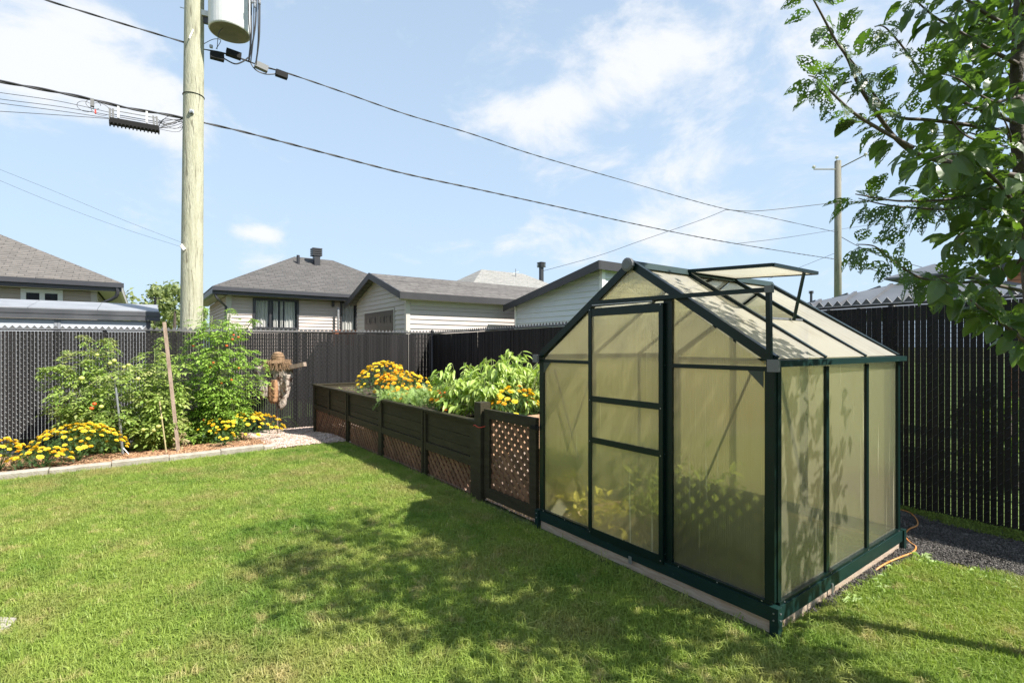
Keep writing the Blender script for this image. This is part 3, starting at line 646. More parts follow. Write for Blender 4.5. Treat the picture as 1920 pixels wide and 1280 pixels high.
for i in range(3):
    q0 = i*GL/3+.014; q1 = (i+1)*GL/3-.014
    if i == 0: q0 = .045
    for side in (0, 1):
        def rp(t, q): return G((t*GW/2) if side == 0 else GW - t*GW/2, q, ZE+.040+(ZR-.022-ZE-.036)*t)
        t1 = .42 if (i == 1 and side == 0) else 1.0
        nn = Z*-1
        panel([rp(0.,q0), rp(0.,q1), rp(t1,q1), rp(t1,q0)], M['pan_r'], nn*1.0, nm='roof_panel')
        if t1 < 1: bar('vent_sill', M['galv'], gh, rp(t1,q0)+Z*.004, rp(t1,q1)+Z*.004, .022, .012)
# open vent flap
H0 = G(GW/2-.03, GL/3-.01, ZR-.002); H1 = G(GW/2-.03, 2*GL/3+.01, ZR-.002)
O0 = G(GW/2-.03-.60, GL/3-.01, ZR-.035); O1 = G(GW/2-.03-.60, 2*GL/3+.01, ZR-.035)
vent = panel([H0, H1, O1, O0], M['pan_r'], Z*-1, gh, 'roof_vent')
for a, b_ in ((H0,O0), (O0,O1), (O1,H1), (H0,H1)): bar('vent_frame', gm_, vent, a+Z*.004, b_+Z*.004, .020, .022)
bar('vent_stay', gm_, vent, (O0*.32+O1*.68)-Z*.01, G(.36, GL*.56, ZE+(ZR-ZE)*.39+.03), .016, .016)
bar('vent_stay', gm_, vent, H0.lerp(H1,.5)+Z*-.03, G(GW/2+.25, GL*.35, ZE+(ZR-ZE)*.72), .014, .02)
# door (sliding) in front of the gable
dp0, dp1 = pb_-.002, pa+.012; dzb = ZB1-.012
door = thing('door', G((dp0+dp1)/2, dq, dzb), '', '')
del door['label']; del door['category']; door.parent = gh; door.location = G((dp0+dp1)/2, dq, dzb) - gh.location
bpy.data.objects.remove(door)
dz = [dzb, zrow(1180, 838, q=dq), zrow(1180, 755, q=dq), zdt+.02]
door = bx('door', gm_, gh, dp0, dp0+.030, dq-.012, dq+.008, dzb, dz[3])
bx('stile', gm_, door, dp1-.030, dp1, dq-.012, dq+.008, dzb, dz[3])
bx('door_rail', gm_, door, dp0+.0301, dp1-.0301, dq-.010, dq+.008, dzb, dzb+.050)
bx('door_rail', gm_, door, dp0+.0301, dp1-.0301, dq-.010, dq+.008, dz[3]-.055, dz[3])
for z in dz[1:3]: bx('door_rail', gm_, door, dp0+.0301, dp1-.0301, dq-.010, dq+.008, z-.020, z+.020)
fpan(dp0+.030, dp1-.030, dzb+.050, dz[1]-.020, dq-.003, door, nm='door_panel'); fpan(dp0+.030, dp1-.030, dz[1]+.020, dz[2]-.020, dq-.003, door, nm='door_panel'); fpan(dp0+.030, dp1-.030, dz[2]+.020, dz[3]-.055, dq-.003, door, nm='door_panel')
# sliding track above the door, running out past the corner on a small post
ta = onq(1111, 567, -.045); tb = onq(1440, 543, -.045)
bar('door_track', gm_, gh, ta, tb, .020, .024, V)
bar('door_track', M['galv'], gh, ta-Z*.019, ta.lerp(tb,.42)-Z*.017, .014, .006, V)
bar('track_post', gm_, gh, onq(1443, 690, -.040), tb+(U*-.004)-Z*.013, .022, .026, U)
B('track_cap', M['cap_grey'], gh, lambda b: b.box(PQ(tb)[0]-.022, PQ(tb)[0]+.010, -.062, -.028, tb.z-.016, tb.z+.020))
# braces inside the panes
bi = .022
bar('brace', M['gh_brace'], gh, onq(1040, 692, bi), onq(1110, 955, bi), .012, .006, V)
bar('brace', M['gh_brace'], gh, onq(1408, 700, bi), onq(1262, 1040, bi), .018, .006, V)
bar('brace', M['gh_brace'], gh, G(.03, qcol(1462, .03), 1.30), G(.03, .57, .25), .016, .006, U)
bar('brace', M['gh_brace'], gh, G(GW-.03, .06, .2), G(GW-.03, .57, 1.3), .016, .006, U)
scr = MB()
for p in np.linspace(.05, GW-.05, 8): scr.lathe(G(p, -.0235, ZB1+.009), [(.0042,0),(.0042,.0025)], 7, -V)
for q in np.linspace(.06, GL-.06, 7): scr.lathe(G(-.0235, q, ZB1+.009), [(.0042,0),(.0042,.0025)], 7, -U)
for p in (pj1-.01, pl1-.01):
    for z in (zs+.03, zcb, .8): scr.lathe(G(p, -.0175, z), [(.004,0),(.004,.0025)], 7, -V)
for z in dz: scr.lathe(G(dp0+.015, dq-.0125, z-.01 if z > .2 else z+.02), [(.004,0),(.004,.0025)], 7, -V).lathe(G(dp1-.015, dq-.0125, z-.01 if z > .2 else z+.02), [(.004,0),(.004,.0025)], 7, -V)
scr.build('screws', M['galv'], gh)
# corner gussets
for p0, sg in ((0,1), (GW,-1)): MB().prism([G(p0+.045*sg,-.018,ZE-.024), G(p0+.13*sg,-.018,ZE-.024), G(p0+.045*sg,-.018,ZE-.11)], V*.002).build('gusset', M['gh_brace'], gh)
# bolts and brackets on the timber
for (p, z) in ((pcol(1182, -.03), .075),):
    bx('bracket', M['galv'], gh, p-.012, p+.012, -.036, -.031, .045, .092)
bx('bracket', M['galv'], gh, -.037, -.031, .60, .612, .035, .095)
# lattice added behind the right pane, standing in for a reflected one
lat_mat = pmat('mirrored_lattice_green', (.022,.028,.014), (.035,.042,.022), 5, .8, objrand=.2)
def lattice(parent, P0, dirv, nrm, w_, h_, pitch=.10, sw=.038, th=.007, m=None, first=1, z0=0.):
    """strips at 45 degrees clipped to a w by h rectangle; P0 lower corner"""
    m = m or M['lattice']; cnt = 0
    for layer, sg in ((0, first), (1, -first)):
        c = -h_ if sg > 0 else 0.
        c += pitch*.4
        while c < (w_ if sg > 0 else w_+h_):
            # line s = c + z (sg>0) or s = c - z
            za = max(0, -c) if sg > 0 else max(0, c-w_); zb_ = min(h_, w_-c) if sg > 0 else min(h_, c)
            if zb_-za > .015:
                a = P0 + dirv*(c+sg*za) + Z*za + nrm*(layer*th); b_ = P0 + dirv*(c+sg*zb_) + Z*zb_ + nrm*(layer*th)
                bar('lattice_strip', m, parent, a, b_, sw, th*.96, dirv.cross(nrm)*0 + (Z-dirv*sg).normalized()); cnt += 1
            c += pitch
li = thing('mirror_lattice', G(.62, .20, .05), 'dark lattice added behind the lower right pane, standing in for a reflected lattice', 'lattice')
lattice(li, G(.045, .035, .05), U, V, .68, .62, .096, .030, m=lat_mat)

# ================================================================== GATE
ps4 = 2.69
post4 = MB().box(2.69, 2.80, -.045, .065, -.05, .93).build('gate_post', M['stain'], None, loc=G(2.745,.01,0), label='dark stained square post between the lattice gate and the planter', category='post')
gate = thing('lattice_gate', G(2.3, .01, .1), 'dark stained gate with brown lattice between planter and greenhouse', 'gate')
g0, g1 = GW+.055, 2.672; gzb, gzt = .055, .875
bx('gate_stile', M['stain'], gate, g0, g0+.085, -.018, .018, gzb, gzt); bx('gate_stile', M['stain'], gate, g1-.085, g1, -.018, .018, gzb, gzt)
bx('gate_rail', M['stain'], gate, g0+.0855, g1-.0855, -.018, .018, gzt-.085, gzt); bx('gate_rail', M['stain'], gate, g0+.0855, g1-.0855, -.018, .018, gzb, gzb+.095)
lattice(gate, G(g1-.085, .006, gzb+.095), -U, V, g1-g0-.17, gzt-gzb-.18, .092, .040, first=-1)
B('latch', M['black_plastic'], gate, lambda b: b.bar(G(g0+.05,-.028,.80), G(g0-.05,-.028,.80), .014, .03, V).bar(G(g0-.02,-.030,.785), G(g0-.02,-.030,.83), .02, .012, V))
B('latch_string', M['red_plastic'], gate, lambda b: b.tube(smooth_path([G(2.81,-.05,.70), G(2.77,-.06,.715), G(2.70,-.055,.70), G(2.62,-.04,.72)], 4), .003, 5))

# ================================================================== RAISED PLANTER
pl = thing('raised_planter', G(5.6, .5, 0), 'long dark stained raised planter with brown lattice skirt', 'planter')
pp_ = [2.81, 3.93, 5.23, 6.58, 7.556, 8.50]; zt_, zbx = .752, .385; PWID = .96
for i, p in enumerate(pp_):
    ww = .055 if i in (0, 1, 2, 3) else .045
    a0, a1 = (p, p+.10) if i == 0 else ((p-ww, p+ww) if i < 5 else (p-.08, p))
    z0 = gz(p)-.05 if i != 4 else zbx-.10
    bx('planter_post', M['stain'], pl, a0, a1, -.022, .03, z0, zt_-.022)
    if i in (1, 3): bx('batten', M['stain'], pl, p-.008, p+.008, -.034, -.023, gz(p), zt_-.022)
for i in range(5):
    a, b_ = pp_[i]+(.10 if i == 0 else .055), pp_[i+1]-(.055 if i < 4 else .08)
    if i == 4: a = pp_[i]+.046
    if i == 3: b_ = pp_[i+1]-.046
    h = zt_-.05-zbx-.005
    for (z0, z1) in ((zbx, zbx+.075), (zbx+.079, zbx+.185), (zbx+.189, zbx+.185+.13)):
        bx('board', M['stain'], pl, a, b_, .004, .024, z0, min(z1, zt_-.052))
    bx('planter_rail', M['stain'], pl, a, b_, -.018, .022, zbx-.088, zbx-.003)
    bx('planter_rail', M['stain'], pl, a, b_, -.016, .022, zt_-.05, zt_-.022)
bx('cap_board', M['stain'], pl, 2.81, 8.52, -.040, .035, zt_-.0215, zt_)
bx('cap_board', M['stain'], pl, 8.44, 8.52, .036, PWID, zt_-.0215, zt_)
bx('cap_board', M['stain'], pl, 2.81, 8.439, PWID-.06, PWID, zt_-.0215, zt_)
for k_ in range(3): bx('board', M['cedar'], pl, 2.812, 2.84, .04, PWID, zbx+.12*k_, zbx+.12*k_+.115)
for k_ in range(3): bx('board', M['stain'], pl, 8.45, 8.48, .031, PWID, zbx+.12*k_, zbx+.12*k_+.115)
for k_ in range(3): bx('board', M['cedar'], pl, 2.84, 8.45, PWID-.03, PWID-.002, zbx+.12*k_, zbx+.12*k_+.115)
bx('planter_floor', M['cedar'], pl, 2.84, 8.45, .03, PWID-.03, zbx-.02, zbx-.001)
for p in (2.84, 4.6, 6.5, 8.4): bx('planter_leg', M['cedar'], pl, p, p+.08, PWID-.11, PWID-.031, gz(p)-.02, zbx-.021)
B('planter_soil', M['soil'], pl, lambda b: [b.box(2.84+.28*i, 2.84+.28*(i+1), .026, PWID-.03, zbx, .66+.02*math.sin(i*2.1)) for i in range(20)])
for (a, b_) in ((0,1), (1,2), (2,3), (3,5)):
    s0 = pp_[a]+(.10 if a == 0 else .055); s1 = pp_[b_]-(.055 if b_ < 5 else .08); zz = gz(s1)-.02
    lattice(pl, G(s1, .012, zz), -U, V, s1-s0, zbx-.088-zz+.01, .100, .042, first=-1 if a < 3 else 1)

# ================================================================== EDGING STONES
ed = thing('garden_edging', G(6.74, -3.6, -.05), 'pale concrete edging blocks curving between lawn and flower bed', 'garden edging')
q = -1.02; i = 0
edge_p = lambda q: 6.70 + .05*math.sin((q+1)*.9)
while q > -6.6:
    ln = .56 + random.uniform(-.05, .05)
    if i == 0: ln = .16
    q1 = q-ln; p0, p1 = edge_p(q), edge_p(q1); z0 = gz(6.7)-.05; h = .125+random.uniform(-.008,.008); dp = random.uniform(-.008,.008)
    b = MB(); wdt = .10; c = .012
    for (qa, pa_) in ((q-.004, p0), (q1+.004, p1)):
        b.v += [G(pa_+dp, qa, z0), G(pa_+dp-.008, qa, z0+h-c), G(pa_+dp+c, qa, z0+h), G(pa_+dp+wdt-c, qa, z0+h+.004), G(pa_+dp+wdt, qa, z0+h-c), G(pa_+dp+wdt, qa, z0)]
    b.f = [tuple(range(6)), tuple(reversed(range(6,12)))] + [((k+1)%6, k, k+6, (k+1)%6+6) for k in range(6)]
    b.build('edging_stone', M['concrete'], ed); q = q1; i += 1
MB().prism([G(1.30,-3.90,.0), G(1.36,-3.70,.0), G(1.60,-3.74,.0), G(1.55,-3.98,.0)], Z*.022).build('stepping_stone', M['concrete'], None, loc=onz(12,1172,0), label='pale stone slab in the lawn at the left edge', category='stone') if False else None
ss = onz(6, 1172, .012)
MB().prism([ss+Vector(v) for v in ((-.25,-.16,-.02),(.02,-.14,-.02),(.065,-.03,-.02),(.02,.05,-.02),(-.2,.07,-.02))], Z*.034).build('stepping_stone', M['concrete'], None, loc=ss, label='pale flat stone set in the lawn at the left edge', category='stone')

# ================================================================== ORANGE CORD
cp = [(1683,954,.02),(1705,960,.02),(1718,972,.02),(1720,984,.025),(1704,992,.02),(1697,1004,.02),(1706,1016,.02),(1717,1024,.02),(1712,1034,.02),(1690,1043,.025),(1668,1052,.03),(1650,1062,.03),(1640,1070,.012)]
B('extension_cord', M['orange_cord'], None, lambda b: b.tube(smooth_path([onz(u, v, z) for u, v, z in cp], 5), .0052, 8), smooth=True, label='orange extension cord curling over the grey gravel', category='cord')

# ================================================================== BUILDINGS BEHIND
def board_wall(parent, org, sd, nrm, z0, z1, pitch, rng_, m, single, holes=(), name='siding_board'):
    """lapped boards: org + sd*s; rng_(z) gives the s range; nrm outward"""
    allb = MB(); z = z0
    while z < z1-.01:
        zt2 = min(z+pitch, z1); r0 = rng_(z); r1 = rng_(zt2)
        spans = [(r0[0], r0[1], r1[0], r1[1])]
        for (h0, h1, hz0, hz1) in holes:
            if zt2 > hz0+.02 and z < hz1-.02:
                ns = []
                for (a0, a1, b0, b1) in spans:
                    if h1 <= a0 or h0 >= a1: ns.append((a0, a1, b0, b1)); continue
                    if h0 > a0: ns.append((a0, h0, b0, h0))
                    if h1 < a1: ns.append((h1, a1, h1, b1))
                spans = ns
        for (a0, a1, b0, b1) in spans:
            if a1-a0 < .03: continue
            b1 = max(b1, b0+.002)
            P = lambda s, zz, o: org + sd*s + nrm*o + Z*zz
            vs = [P(a0,z,0), P(a1,z,0), P(a1,z,.030), P(a0,z,.030), P(b0,zt2,0), P(b1,zt2,0), P(b1,zt2,.004), P(b0,zt2,.004)]
            if single: MB().hexa(vs).build(name, m, parent)
            else: allb.hexa(vs)
        z = zt2
    if not single: allb.build('siding', m, parent)
def hip_house(name, label, uE, vE, p_eave, uR, vR, uR2, ov, m_sid, m_roof, fascia, q_left=None, q_right=None, zr_=None):
    pass
SH_B = shingle_mat('brown_grey_shingles', (.078,.073,.070), (.120,.112,.106), (.10,.094,.088), tuple(V), .42, .15, .30)
SH_A = shingle_mat('warm_grey_shingles', (.115,.103,.093), (.155,.140,.127), (.175,.158,.144), tuple(V), .42, .15, .34)
SH_C = shingle_mat('taupe_shingles', (.10,.090,.083), (.142,.130,.120), (.165,.15,.138), tuple(V), .55, .14, .30)
def col_dist(P, dp, dq, u):                      # distance along (dp,dq) from P until image column u
    d = U*dp + V*dq; k_ = (u-960)/F; return (k_*P.y - P.x)/(d.x - k_*d.y)
# ---- house B (mid)
pE = 15.5; E = onp(398, 536, pE); qE = PQ(E)[1]; zE = E.z
dd = col_dist(E, 1, 1, 552); Rg = E + U*dd + V*dd; zr = CAMH + (VH-481)/F*Rg.y
e2 = col_dist(Rg, 0, 1, 624); 
qR1 = qE + dd + e2; qE2 = qR1 + dd
hb = thing('bungalow', G(pE+dd, (qE+qE2)/2, -.2), 'beige sided bungalow with grey shingle hip roof behind the tomato plants', 'house', 'houses beyond the back fence')
R0 = G(pE+dd, qE+dd, zr); R1 = G(pE+dd, qR1, zr); c00 = G(pE, qE, zE); c01 = G(pE, qE2, zE); c10 = G(pE+2*dd, qE, zE); c11 = G(pE+2*dd, qE2, zE)
B('roof', SH_B, hb, lambda b: b.add([c00,c01,c11,c10,R0,R1,c00-Z*.05,c01-Z*.05,c11-Z*.05,c10-Z*.05], [(0,1,5,4),(1,2,5),(2,3,4,5),(3,0,4),(9,8,7,6),(0,6,7,1),(3,9,6,0)]))
ov = .42
bx('fascia', M['fascia'], hb, pE-.0, pE+.12, qE, qE2, zE-.22, zE-.05); bx('gutter', M['fascia'], hb, pE-.10, pE-.002, qE, qE2, zE-.12, zE-.01)
bx('fascia', M['fascia'], hb, pE+.121, pE+2*dd, qE, qE+.10, zE-.20, zE-.05)
bx('soffit', M['soffit'], hb, pE+.121, pE+ov+.05, qE+.10, qE2, zE-.21, zE-.19)
bx('soffit', M['soffit'], hb, pE+.121, pE+2*dd, qE+.10, qE+ov, zE-.21, zE-.19)
bx('wall', M['siding_beige'], hb, pE+ov+.60, pE+2*dd-ov, qE+ov+.022, qE2-ov, -.3, zE-.20)
pW = pE+ov; qW = qE+ov
w0, w1 = qcol(474, pW), qcol(560, pW); wz0, wz1 = zrow(520, 617, p=pW), zrow(520, 561, p=pW)
d0, d1 = qcol(638, pW), qcol(669, pW); dz1 = zrow(650, 566, p=pW)
board_wall(hb, G(pW+.02, 0, 0), V, -U, -.2, zE-.22, .105, lambda z: (qW, qE2-ov), M['siding_beige'], False, holes=[(w0,w1,wz0,wz1), (d0,d1,-.3,dz1)])
board_wall(hb, G(0, qW+.02, 0), U, -V, -.2, zE-.22, .105, lambda z: (pW, pE+2*dd-ov), M['siding_beige'], False)
bx('corner_trim', M['trim_beige'], hb, pW-.01, pW+.10, qW-.012, qW+.10, -.2, zE-.215)
bx('corner_trim', M['trim_beige'], hb, pW-.012, pW+.02, qcol(429,pW), qcol(434,pW), -.2, zE-.215)
B('downspout', M['fascia'], hb, lambda b: b.tube([G(pE+.02, qE+.03, zE-.12), G(pE+.05, qE+.12, zE-.34), G(pW-.03, qW-.03, zE-.55), G(pW-.03, qW-.03, -.1)], .035, 6))
def window(parent, face, s0, s1, z0, z1, m_f, fw=.055, mull=(.40,), curtain=None, depth=.10):
    """face: 'p' value of wall plane facing -U; s along V"""
    p = face; fr = MB()
    fr.box(p-.035, p+.02, s0, s0+fw, z0, z1).box(p-.035, p+.02, s1-fw, s1, z0, z1).box(p-.035, p+.02, s0+fw, s1-fw, z0, z0+fw).box(p-.035, p+.02, s0+fw, s1-fw, z1-fw, z1)
    wobj = fr.build('window', m_f, parent)
    ms = [s0+(s1-s0)*t for t in mull]
    for t in ms: bx('mullion', m_f, wobj, p-.030, p+.015, t-fw*.5, t+fw*.5, z0+fw, z1-fw)
    ed_ = [s0+fw] + [x for t in ms for x in (t-fw*.5, t+fw*.5)] + [s1-fw]
    for a, b_ in zip(ed_[::2], ed_[1::2]): bx('pane', M['glass'], wobj, p-.004, p+.004, a, b_, z0+fw, z1-fw)
    bx('reveal', M['room'], wobj, p+.5, p+.52, s0, s1, z0, z1)
    if curtain:
        for (a, b_) in curtain:
            c = MB(); n = max(8, int((b_-a)/.025))
            for i in range(n+1):
                s = a+(b_-a)*i/n; o_ = .12+.028*math.sin(i*1.9)+.01*math.sin(i*.7); c.v += [G(p+o_, s, z0+.02), G(p+o_*1.0, s+.01*math.sin(i), z1-.03)]
                if i: j = 2*i; c.f.append((j-2, j, j+1, j-1))
            c.build('curtain', M['curtain'], wobj)
    return wobj
ww_ = w1-w0
window(hb, pW, w0, w1, wz0, wz1, M['frame_dark'], .06, (.37,), [(w0+.10, w0+.34*ww_), (w0+.45*ww_, w0+.55*ww_), (w0+.60*ww_, w0+.66*ww_), (w0+.70*ww_, w0+.93*ww_)])
window(hb, pW, d0, d1, -.1, dz1, M['frame_dark'], .05, (), [(d0+.06, d1-.05)])
bx('room_shell', M['room'], hb, pW+.55, pW+.598, qW+.03, qE2-ov-.1, -.2, zE-.23)
vp_ = onp(593, 484, pE+dd-.5); vq = PQ(vp_)[1]
vz = zE + (zr-zE)*(dd-.5)/dd
B('roof_vent', M['frame_dark'], hb, lambda b: [b.box(pE+dd-.65, pE+dd-.38, vq-.10, vq+.10, vz-.15, vz+.28)] + [b.box(pE+dd-.68, pE+dd-.32, vq-.17, vq+.17, vz+.28+.075*i, vz+.33+.075*i) for i in range(4)])
vq2 = qcol(559, pE+dd*.78); vz2 = zE+(zr-zE)*.78
B('vent_pipe', M['frame_dark'], hb, lambda b: b.tube([G(pE+dd*.78, vq2, vz2-.1), G(pE+dd*.78, vq2, vz2+.30)], .055, 10))
B('wall_lamp', M['trim_white'], hb, lambda b: b.box(pW-.08, pW-.02, qcol(590,pW), qcol(598,pW), zrow(594,562,p=pW), zrow(594,554,p=pW)))
B('wall_lamp', M['frame_dark'], hb, lambda b: b.box(pW-.10, pW-.02, qcol(621.5,pW), qcol(625.5,pW), zrow(623,575,p=pW), zrow(623,563,p=pW)))
B('mast', M['galv'], hb, lambda b: b.box(pW-.2, pW-.14, qcol(633,pW-.2), qcol(636.5,pW-.2), -.2, zrow(635,577,p=pW-.2)))
# terracotta planters on the patio sill
for (a, b_, nm) in ((628, 648, 'left'), (650, 668, 'right')):
    P = 13.4; q0, q1 = qcol(a, P), qcol(b_, P); zt2 = zrow(a, 618.5, p=P)
    fb = MB().prism([G(P,q0+.05,zt2-.45), G(P,q1-.05,zt2-.45), G(P,q1,zt2-.03), G(P,q0,zt2-.03)], U*.3)
    fb.box(P-.03, P+.33, q0-.02, q1+.02, zt2-.03, zt2)
    fb.build('flower_box', M['terracotta'], None, loc=G(P, q0, zt2-.4), label=f'terracotta trough seen over the back fence, the {nm} one of two', category='planter', group='terracotta troughs beyond the fence')
    for s in (q0+.04, q1-.08): pass

# ---- house A (left)
pA = 16.0; EA = onp(228, 530, pA); qA = PQ(EA)[1]; zA = EA.z; wdA = 4.6
zAr = zA + 2.3 
ddA = 5.2
u_chk = None
slopeA = None
# hip line passes through pixel (60, 463): solve its rise
dA = col_dist(EA, 1, -1, 60); PA_ = EA + U*dA - V*dA; rise = (CAMH + (VH-463)/F*PA_.y - zA)/dA
ha = thing('bungalow', G(pA+ddA, qA-8, -.2), 'cream sided bungalow with warm grey hip roof at the far left', 'house', 'houses beyond the back fence')
zAr = zA + rise*ddA; qAl = qA-16
B('roof', SH_A, ha, lambda b: b.add([G(pA,qAl,zA),G(pA,qA,zA),G(pA+2*ddA,qA,zA),G(pA+2*ddA,qAl,zA),G(pA+ddA,qAl+ddA,zAr),G(pA+ddA,qA-ddA,zAr),G(pA,qAl,zA-.05),G(pA,qA,zA-.05),G(pA+2*ddA,qA,zA-.05),G(pA+2*ddA,qAl,zA-.05)],
    [(0,1,5,4),(1,2,5),(2,3,4,5),(3,0,4),(9,8,7,6),(0,6,7,1),(1,7,8,2)]))
bx('fascia', M['fascia'], ha, pA, pA+.1, qAl, qA, zA-.24, zA-.051); bx('gutter', M['fascia'], ha, pA-.10, pA-.001, qAl, qA+.05, zA-.14, zA-.02)
bx('fascia', M['trim_beige'], ha, pA+.101, pA+2*ddA, qA-.08, qA, zA-.22, zA-.051)
bx('soffit', M['soffit'], ha, pA+.101, pA+.5, qAl, qA-.081, zA-.235, zA-.21); bx('soffit', M['soffit'], ha, pA+.501, pA+2*ddA, qA-.5, qA-.081, zA-.235, zA-.21)
pAW = pA+.45; qAW = qA-.55
bx('wall', M['siding_tan'], ha, pAW+.60, pA+2*ddA-.4, qAl+.4, qAW-.022, -.3, zA-.236)
a0, a1 = qcol(39, pAW), qcol(118, pAW); az0, az1 = zrow(80, 585, p=pAW), zrow(80, 542.5, p=pAW)
board_wall(ha, G(pAW+.02,0,0), V, -U, -.2, zA-.24, .125, lambda z: (qAl+.4, qAW), M['siding_tan'], False, holes=[(a0,a1,az0,az1)])
board_wall(ha, G(0,qAW-.02,0), U, V, -.2, zA-.24, .125, lambda z: (pAW, pA+2*ddA-.4), M['siding_tan'], False)
bx('corner_trim', M['trim_beige'], ha, pAW-.012, pAW+.1, qAW-.12, qAW+.012, -.2, zA-.236)
window(ha, pAW, a0, a1, az0, az1, M['trim_white'], .10, (.5,), None)
B('downspout', M['fascia'], ha, lambda b: b.tube(smooth_path([G(pA-.05, qA-.1, zA-.12), G(pA+.02, qA-.12, zA-.38), G(pA+.25, qAW+.05, zA-.62), G(pAW-.03, qAW+.03, zA-.75)], 4), .045, 7))

# ---- long grey shed F (left, just beyond the fence)
pS = 11.0; fR = onp(300, 585, pS); qS = PQ(fR)[1]; zS = zrow(150, 581, p=pS); zS2 = zrow(150, 598.5, p=pS)
hf = thing('long_shed', G(pS+1.4, qS-4, -.2), 'long low grey shed with dark flat fascia behind the left fence', 'shed')
rw = 2.6
for i_ in range(9):
    qa_, qb_ = qS-.02-.95*i_, qS-.02-.95*(i_+1)+.008
    MB().prism([G(pS-.05,qa_,zS), G(pS-.05,qb_,zS), G(pS+rw/2,qb_,zS+.22), G(pS+rw/2,qa_,zS+.22)], Z*.02).build('roof_sheet', M['grey_metal_roof'], hf)
MB().prism([G(pS+rw/2,qS,zS+.22), G(pS+rw/2,qS-8.6,zS+.22), G(pS+rw,qS-8.6,zS), G(pS+rw,qS,zS)], Z*.02).build('roof_sheet', M['grey_metal_roof'], hf)
for i_ in range(4):
    qa_, qb_ = qS-2.3*i_, qS-2.3*(i_+1)+.01
    bx('fascia_board', M['dark_metal'], hf, pS-.06, pS, qb_, qa_, (zS+zS2)/2+.004, zS-.002); bx('fascia_board', M['dark_metal'], hf, pS-.05, pS, qb_, qa_, zS2, (zS+zS2)/2)
bx('fascia_board', M['dark_metal'], hf, pS+.001, pS+rw, qS-.06, qS, zS2, zS-.002)
bx('wall', M['grey_panel'], hf, pS+.05, pS+rw-.2, qS-8.6, qS-.15, -.3, zS2-.001)
wq = [qS-.16, qcol(274, pS+.33), qcol(118, pS+.33), qcol(106, pS+.33)]
z = -.2
while z < zS2-.02:
    z1_ = min(z+.22, zS2-.003)
    for (a, b_) in ((wq[2], wq[1]), (qS-8.6, wq[3])): bx('wall_panel', M['grey_panel'], hf, pS+.025, pS+.049, a, b_, z+.006, z1_)
    z = z1_
bx('wall_post', M['grey_metal_roof'], hf, pS+.01, pS+.049, wq[3]+.001, (wq[2]+wq[3])/2-.002, -.2, zS2-.003); bx('wall_post', M['grey_metal_roof'], hf, pS+.01, pS+.049, (wq[2]+wq[3])/2+.002, wq[2]-.001, -.2, zS2-.003)
bx('wall_post', M['dark_metal'], hf, pS+.005, pS+.049, wq[1]+.002, wq[0], -.2, zS2-.003)
vq3 = qcol(291, pS+rw*.7)
B('roof_pipe', M['black_plastic'], hf, lambda b: b.tube([G(pS+rw*.7,vq3,zS), G(pS+rw*.7,vq3,zS+.42)], .022, 6).tube([G(pS+rw*.7,vq3-.12,zS+.42), G(pS+rw*.7,vq3+.12,zS+.42)], .016, 6))

# ---- gable shed C
pC = 10.9; cr_ = onp(762, 560, pC); qC = PQ(cr_)[1]
pCl = pcol(669, qC); pCm = (pC+pCl)/2
ovC = .28; qCf = qC-ovC
zCe = zrow(760, 547, p=pC-ovC*0); zpk = CAMH + (VH-512)/F*(G(pCm, qCf).y)
zee = CAMH + (VH-547)/F*G(pC-ovC, qCf).y
hc = thing('gable_shed', G(pCm, qC+2, -.2), 'beige gable shed with dark brown double doors behind the planter', 'shed')
pl0_, pl1_ = pC-ovC, pCl+ovC; LC = 7.5
B('roof', SH_C, hc, lambda b: b.prism([G(pl0_,qCf,zee), G(pCm,qCf,zpk), G(pCm,qCf,zpk-.05), G(pl0_,qCf,zee-.05)], V*LC).prism([G(pCm+.001,qCf,zpk), G(pl1_,qCf,zee), G(pl1_,qCf,zee-.05), G(pCm+.001,qCf,zpk-.05)], V*LC))
for a, zz in ((pl0_, zee), (pl1_, zee)):
    B('rake_board', M['fascia_b'], hc, lambda b: b.prism([G(a,qCf-.03,zz+.01), G(pCm,qCf-.03,zpk+.01), G(pCm,qCf-.03,zpk-.17), G(a,qCf-.03,zz-.17)], V*.035))
bx('fascia', M['fascia_b'], hc, pl0_-.03, pl0_-.001, qCf-.03, qCf+LC, zee-.17, zee-.0); bx('soffit', M['soffit'], hc, pl0_+.001, pC+.02, qCf+.01, qCf+LC, zee-.17, zee-.15)
gb_ = lambda z: zpk - .05 - (zpk-zee)/(pCm-pl0_)*abs(0)
wall_top = lambda p: zee - .05 + (zpk-zee)*(1-abs(p-pCm)/(pCm-pl0_))
B('wall', M['siding_shed'], hc, lambda b: b.prism([G(pC+.02,qC+.02,-.3), G(pCl-.02,qC+.02,-.3), G(pCl-.02,qC+.02,wall_top(pCl)-.02), G(pCm,qC+.02,zpk-.08), G(pC+.02,qC+.02,wall_top(pC)-.02)], V*(LC-.8)))
dpa, dpb = pcol(739, qC), pcol(685, qC); dzt = zrow(715, 584, q=qC)
sl_ = (zpk-zee)/(pCm-pl0_)
def rC(z):
    t = (zpk-.06-z)/sl_; return (max(pC, pCm-t), min(pCl, pCm+t)) if t > 0 else (pCm, pCm+.01)
board_wall(hc, G(0,qC+.02,0), U, -V, -.2, zpk-.12, .125, rC, M['siding_shed'], True, holes=[(dpa-.05,dpb+.05,-.3,dzt+.05)])
board_wall(hc, G(pC+.02,0,0), V, -U, -.2, zee-.30, .125, lambda z: (qC+.05, qC+LC-.8), M['siding_shed'], True)
bx('frieze_board', M['trim_beige'], hc, pC-.004, pC+.019, qC+.11, qC+LC-.8, zee-.299, zee-.171)
bx('corner_trim', M['trim_beige'], hc, pC-.014, pC+.09, qC-.014, qC+.10, -.2, zee-.172)
dm = (dpa+dpb)/2
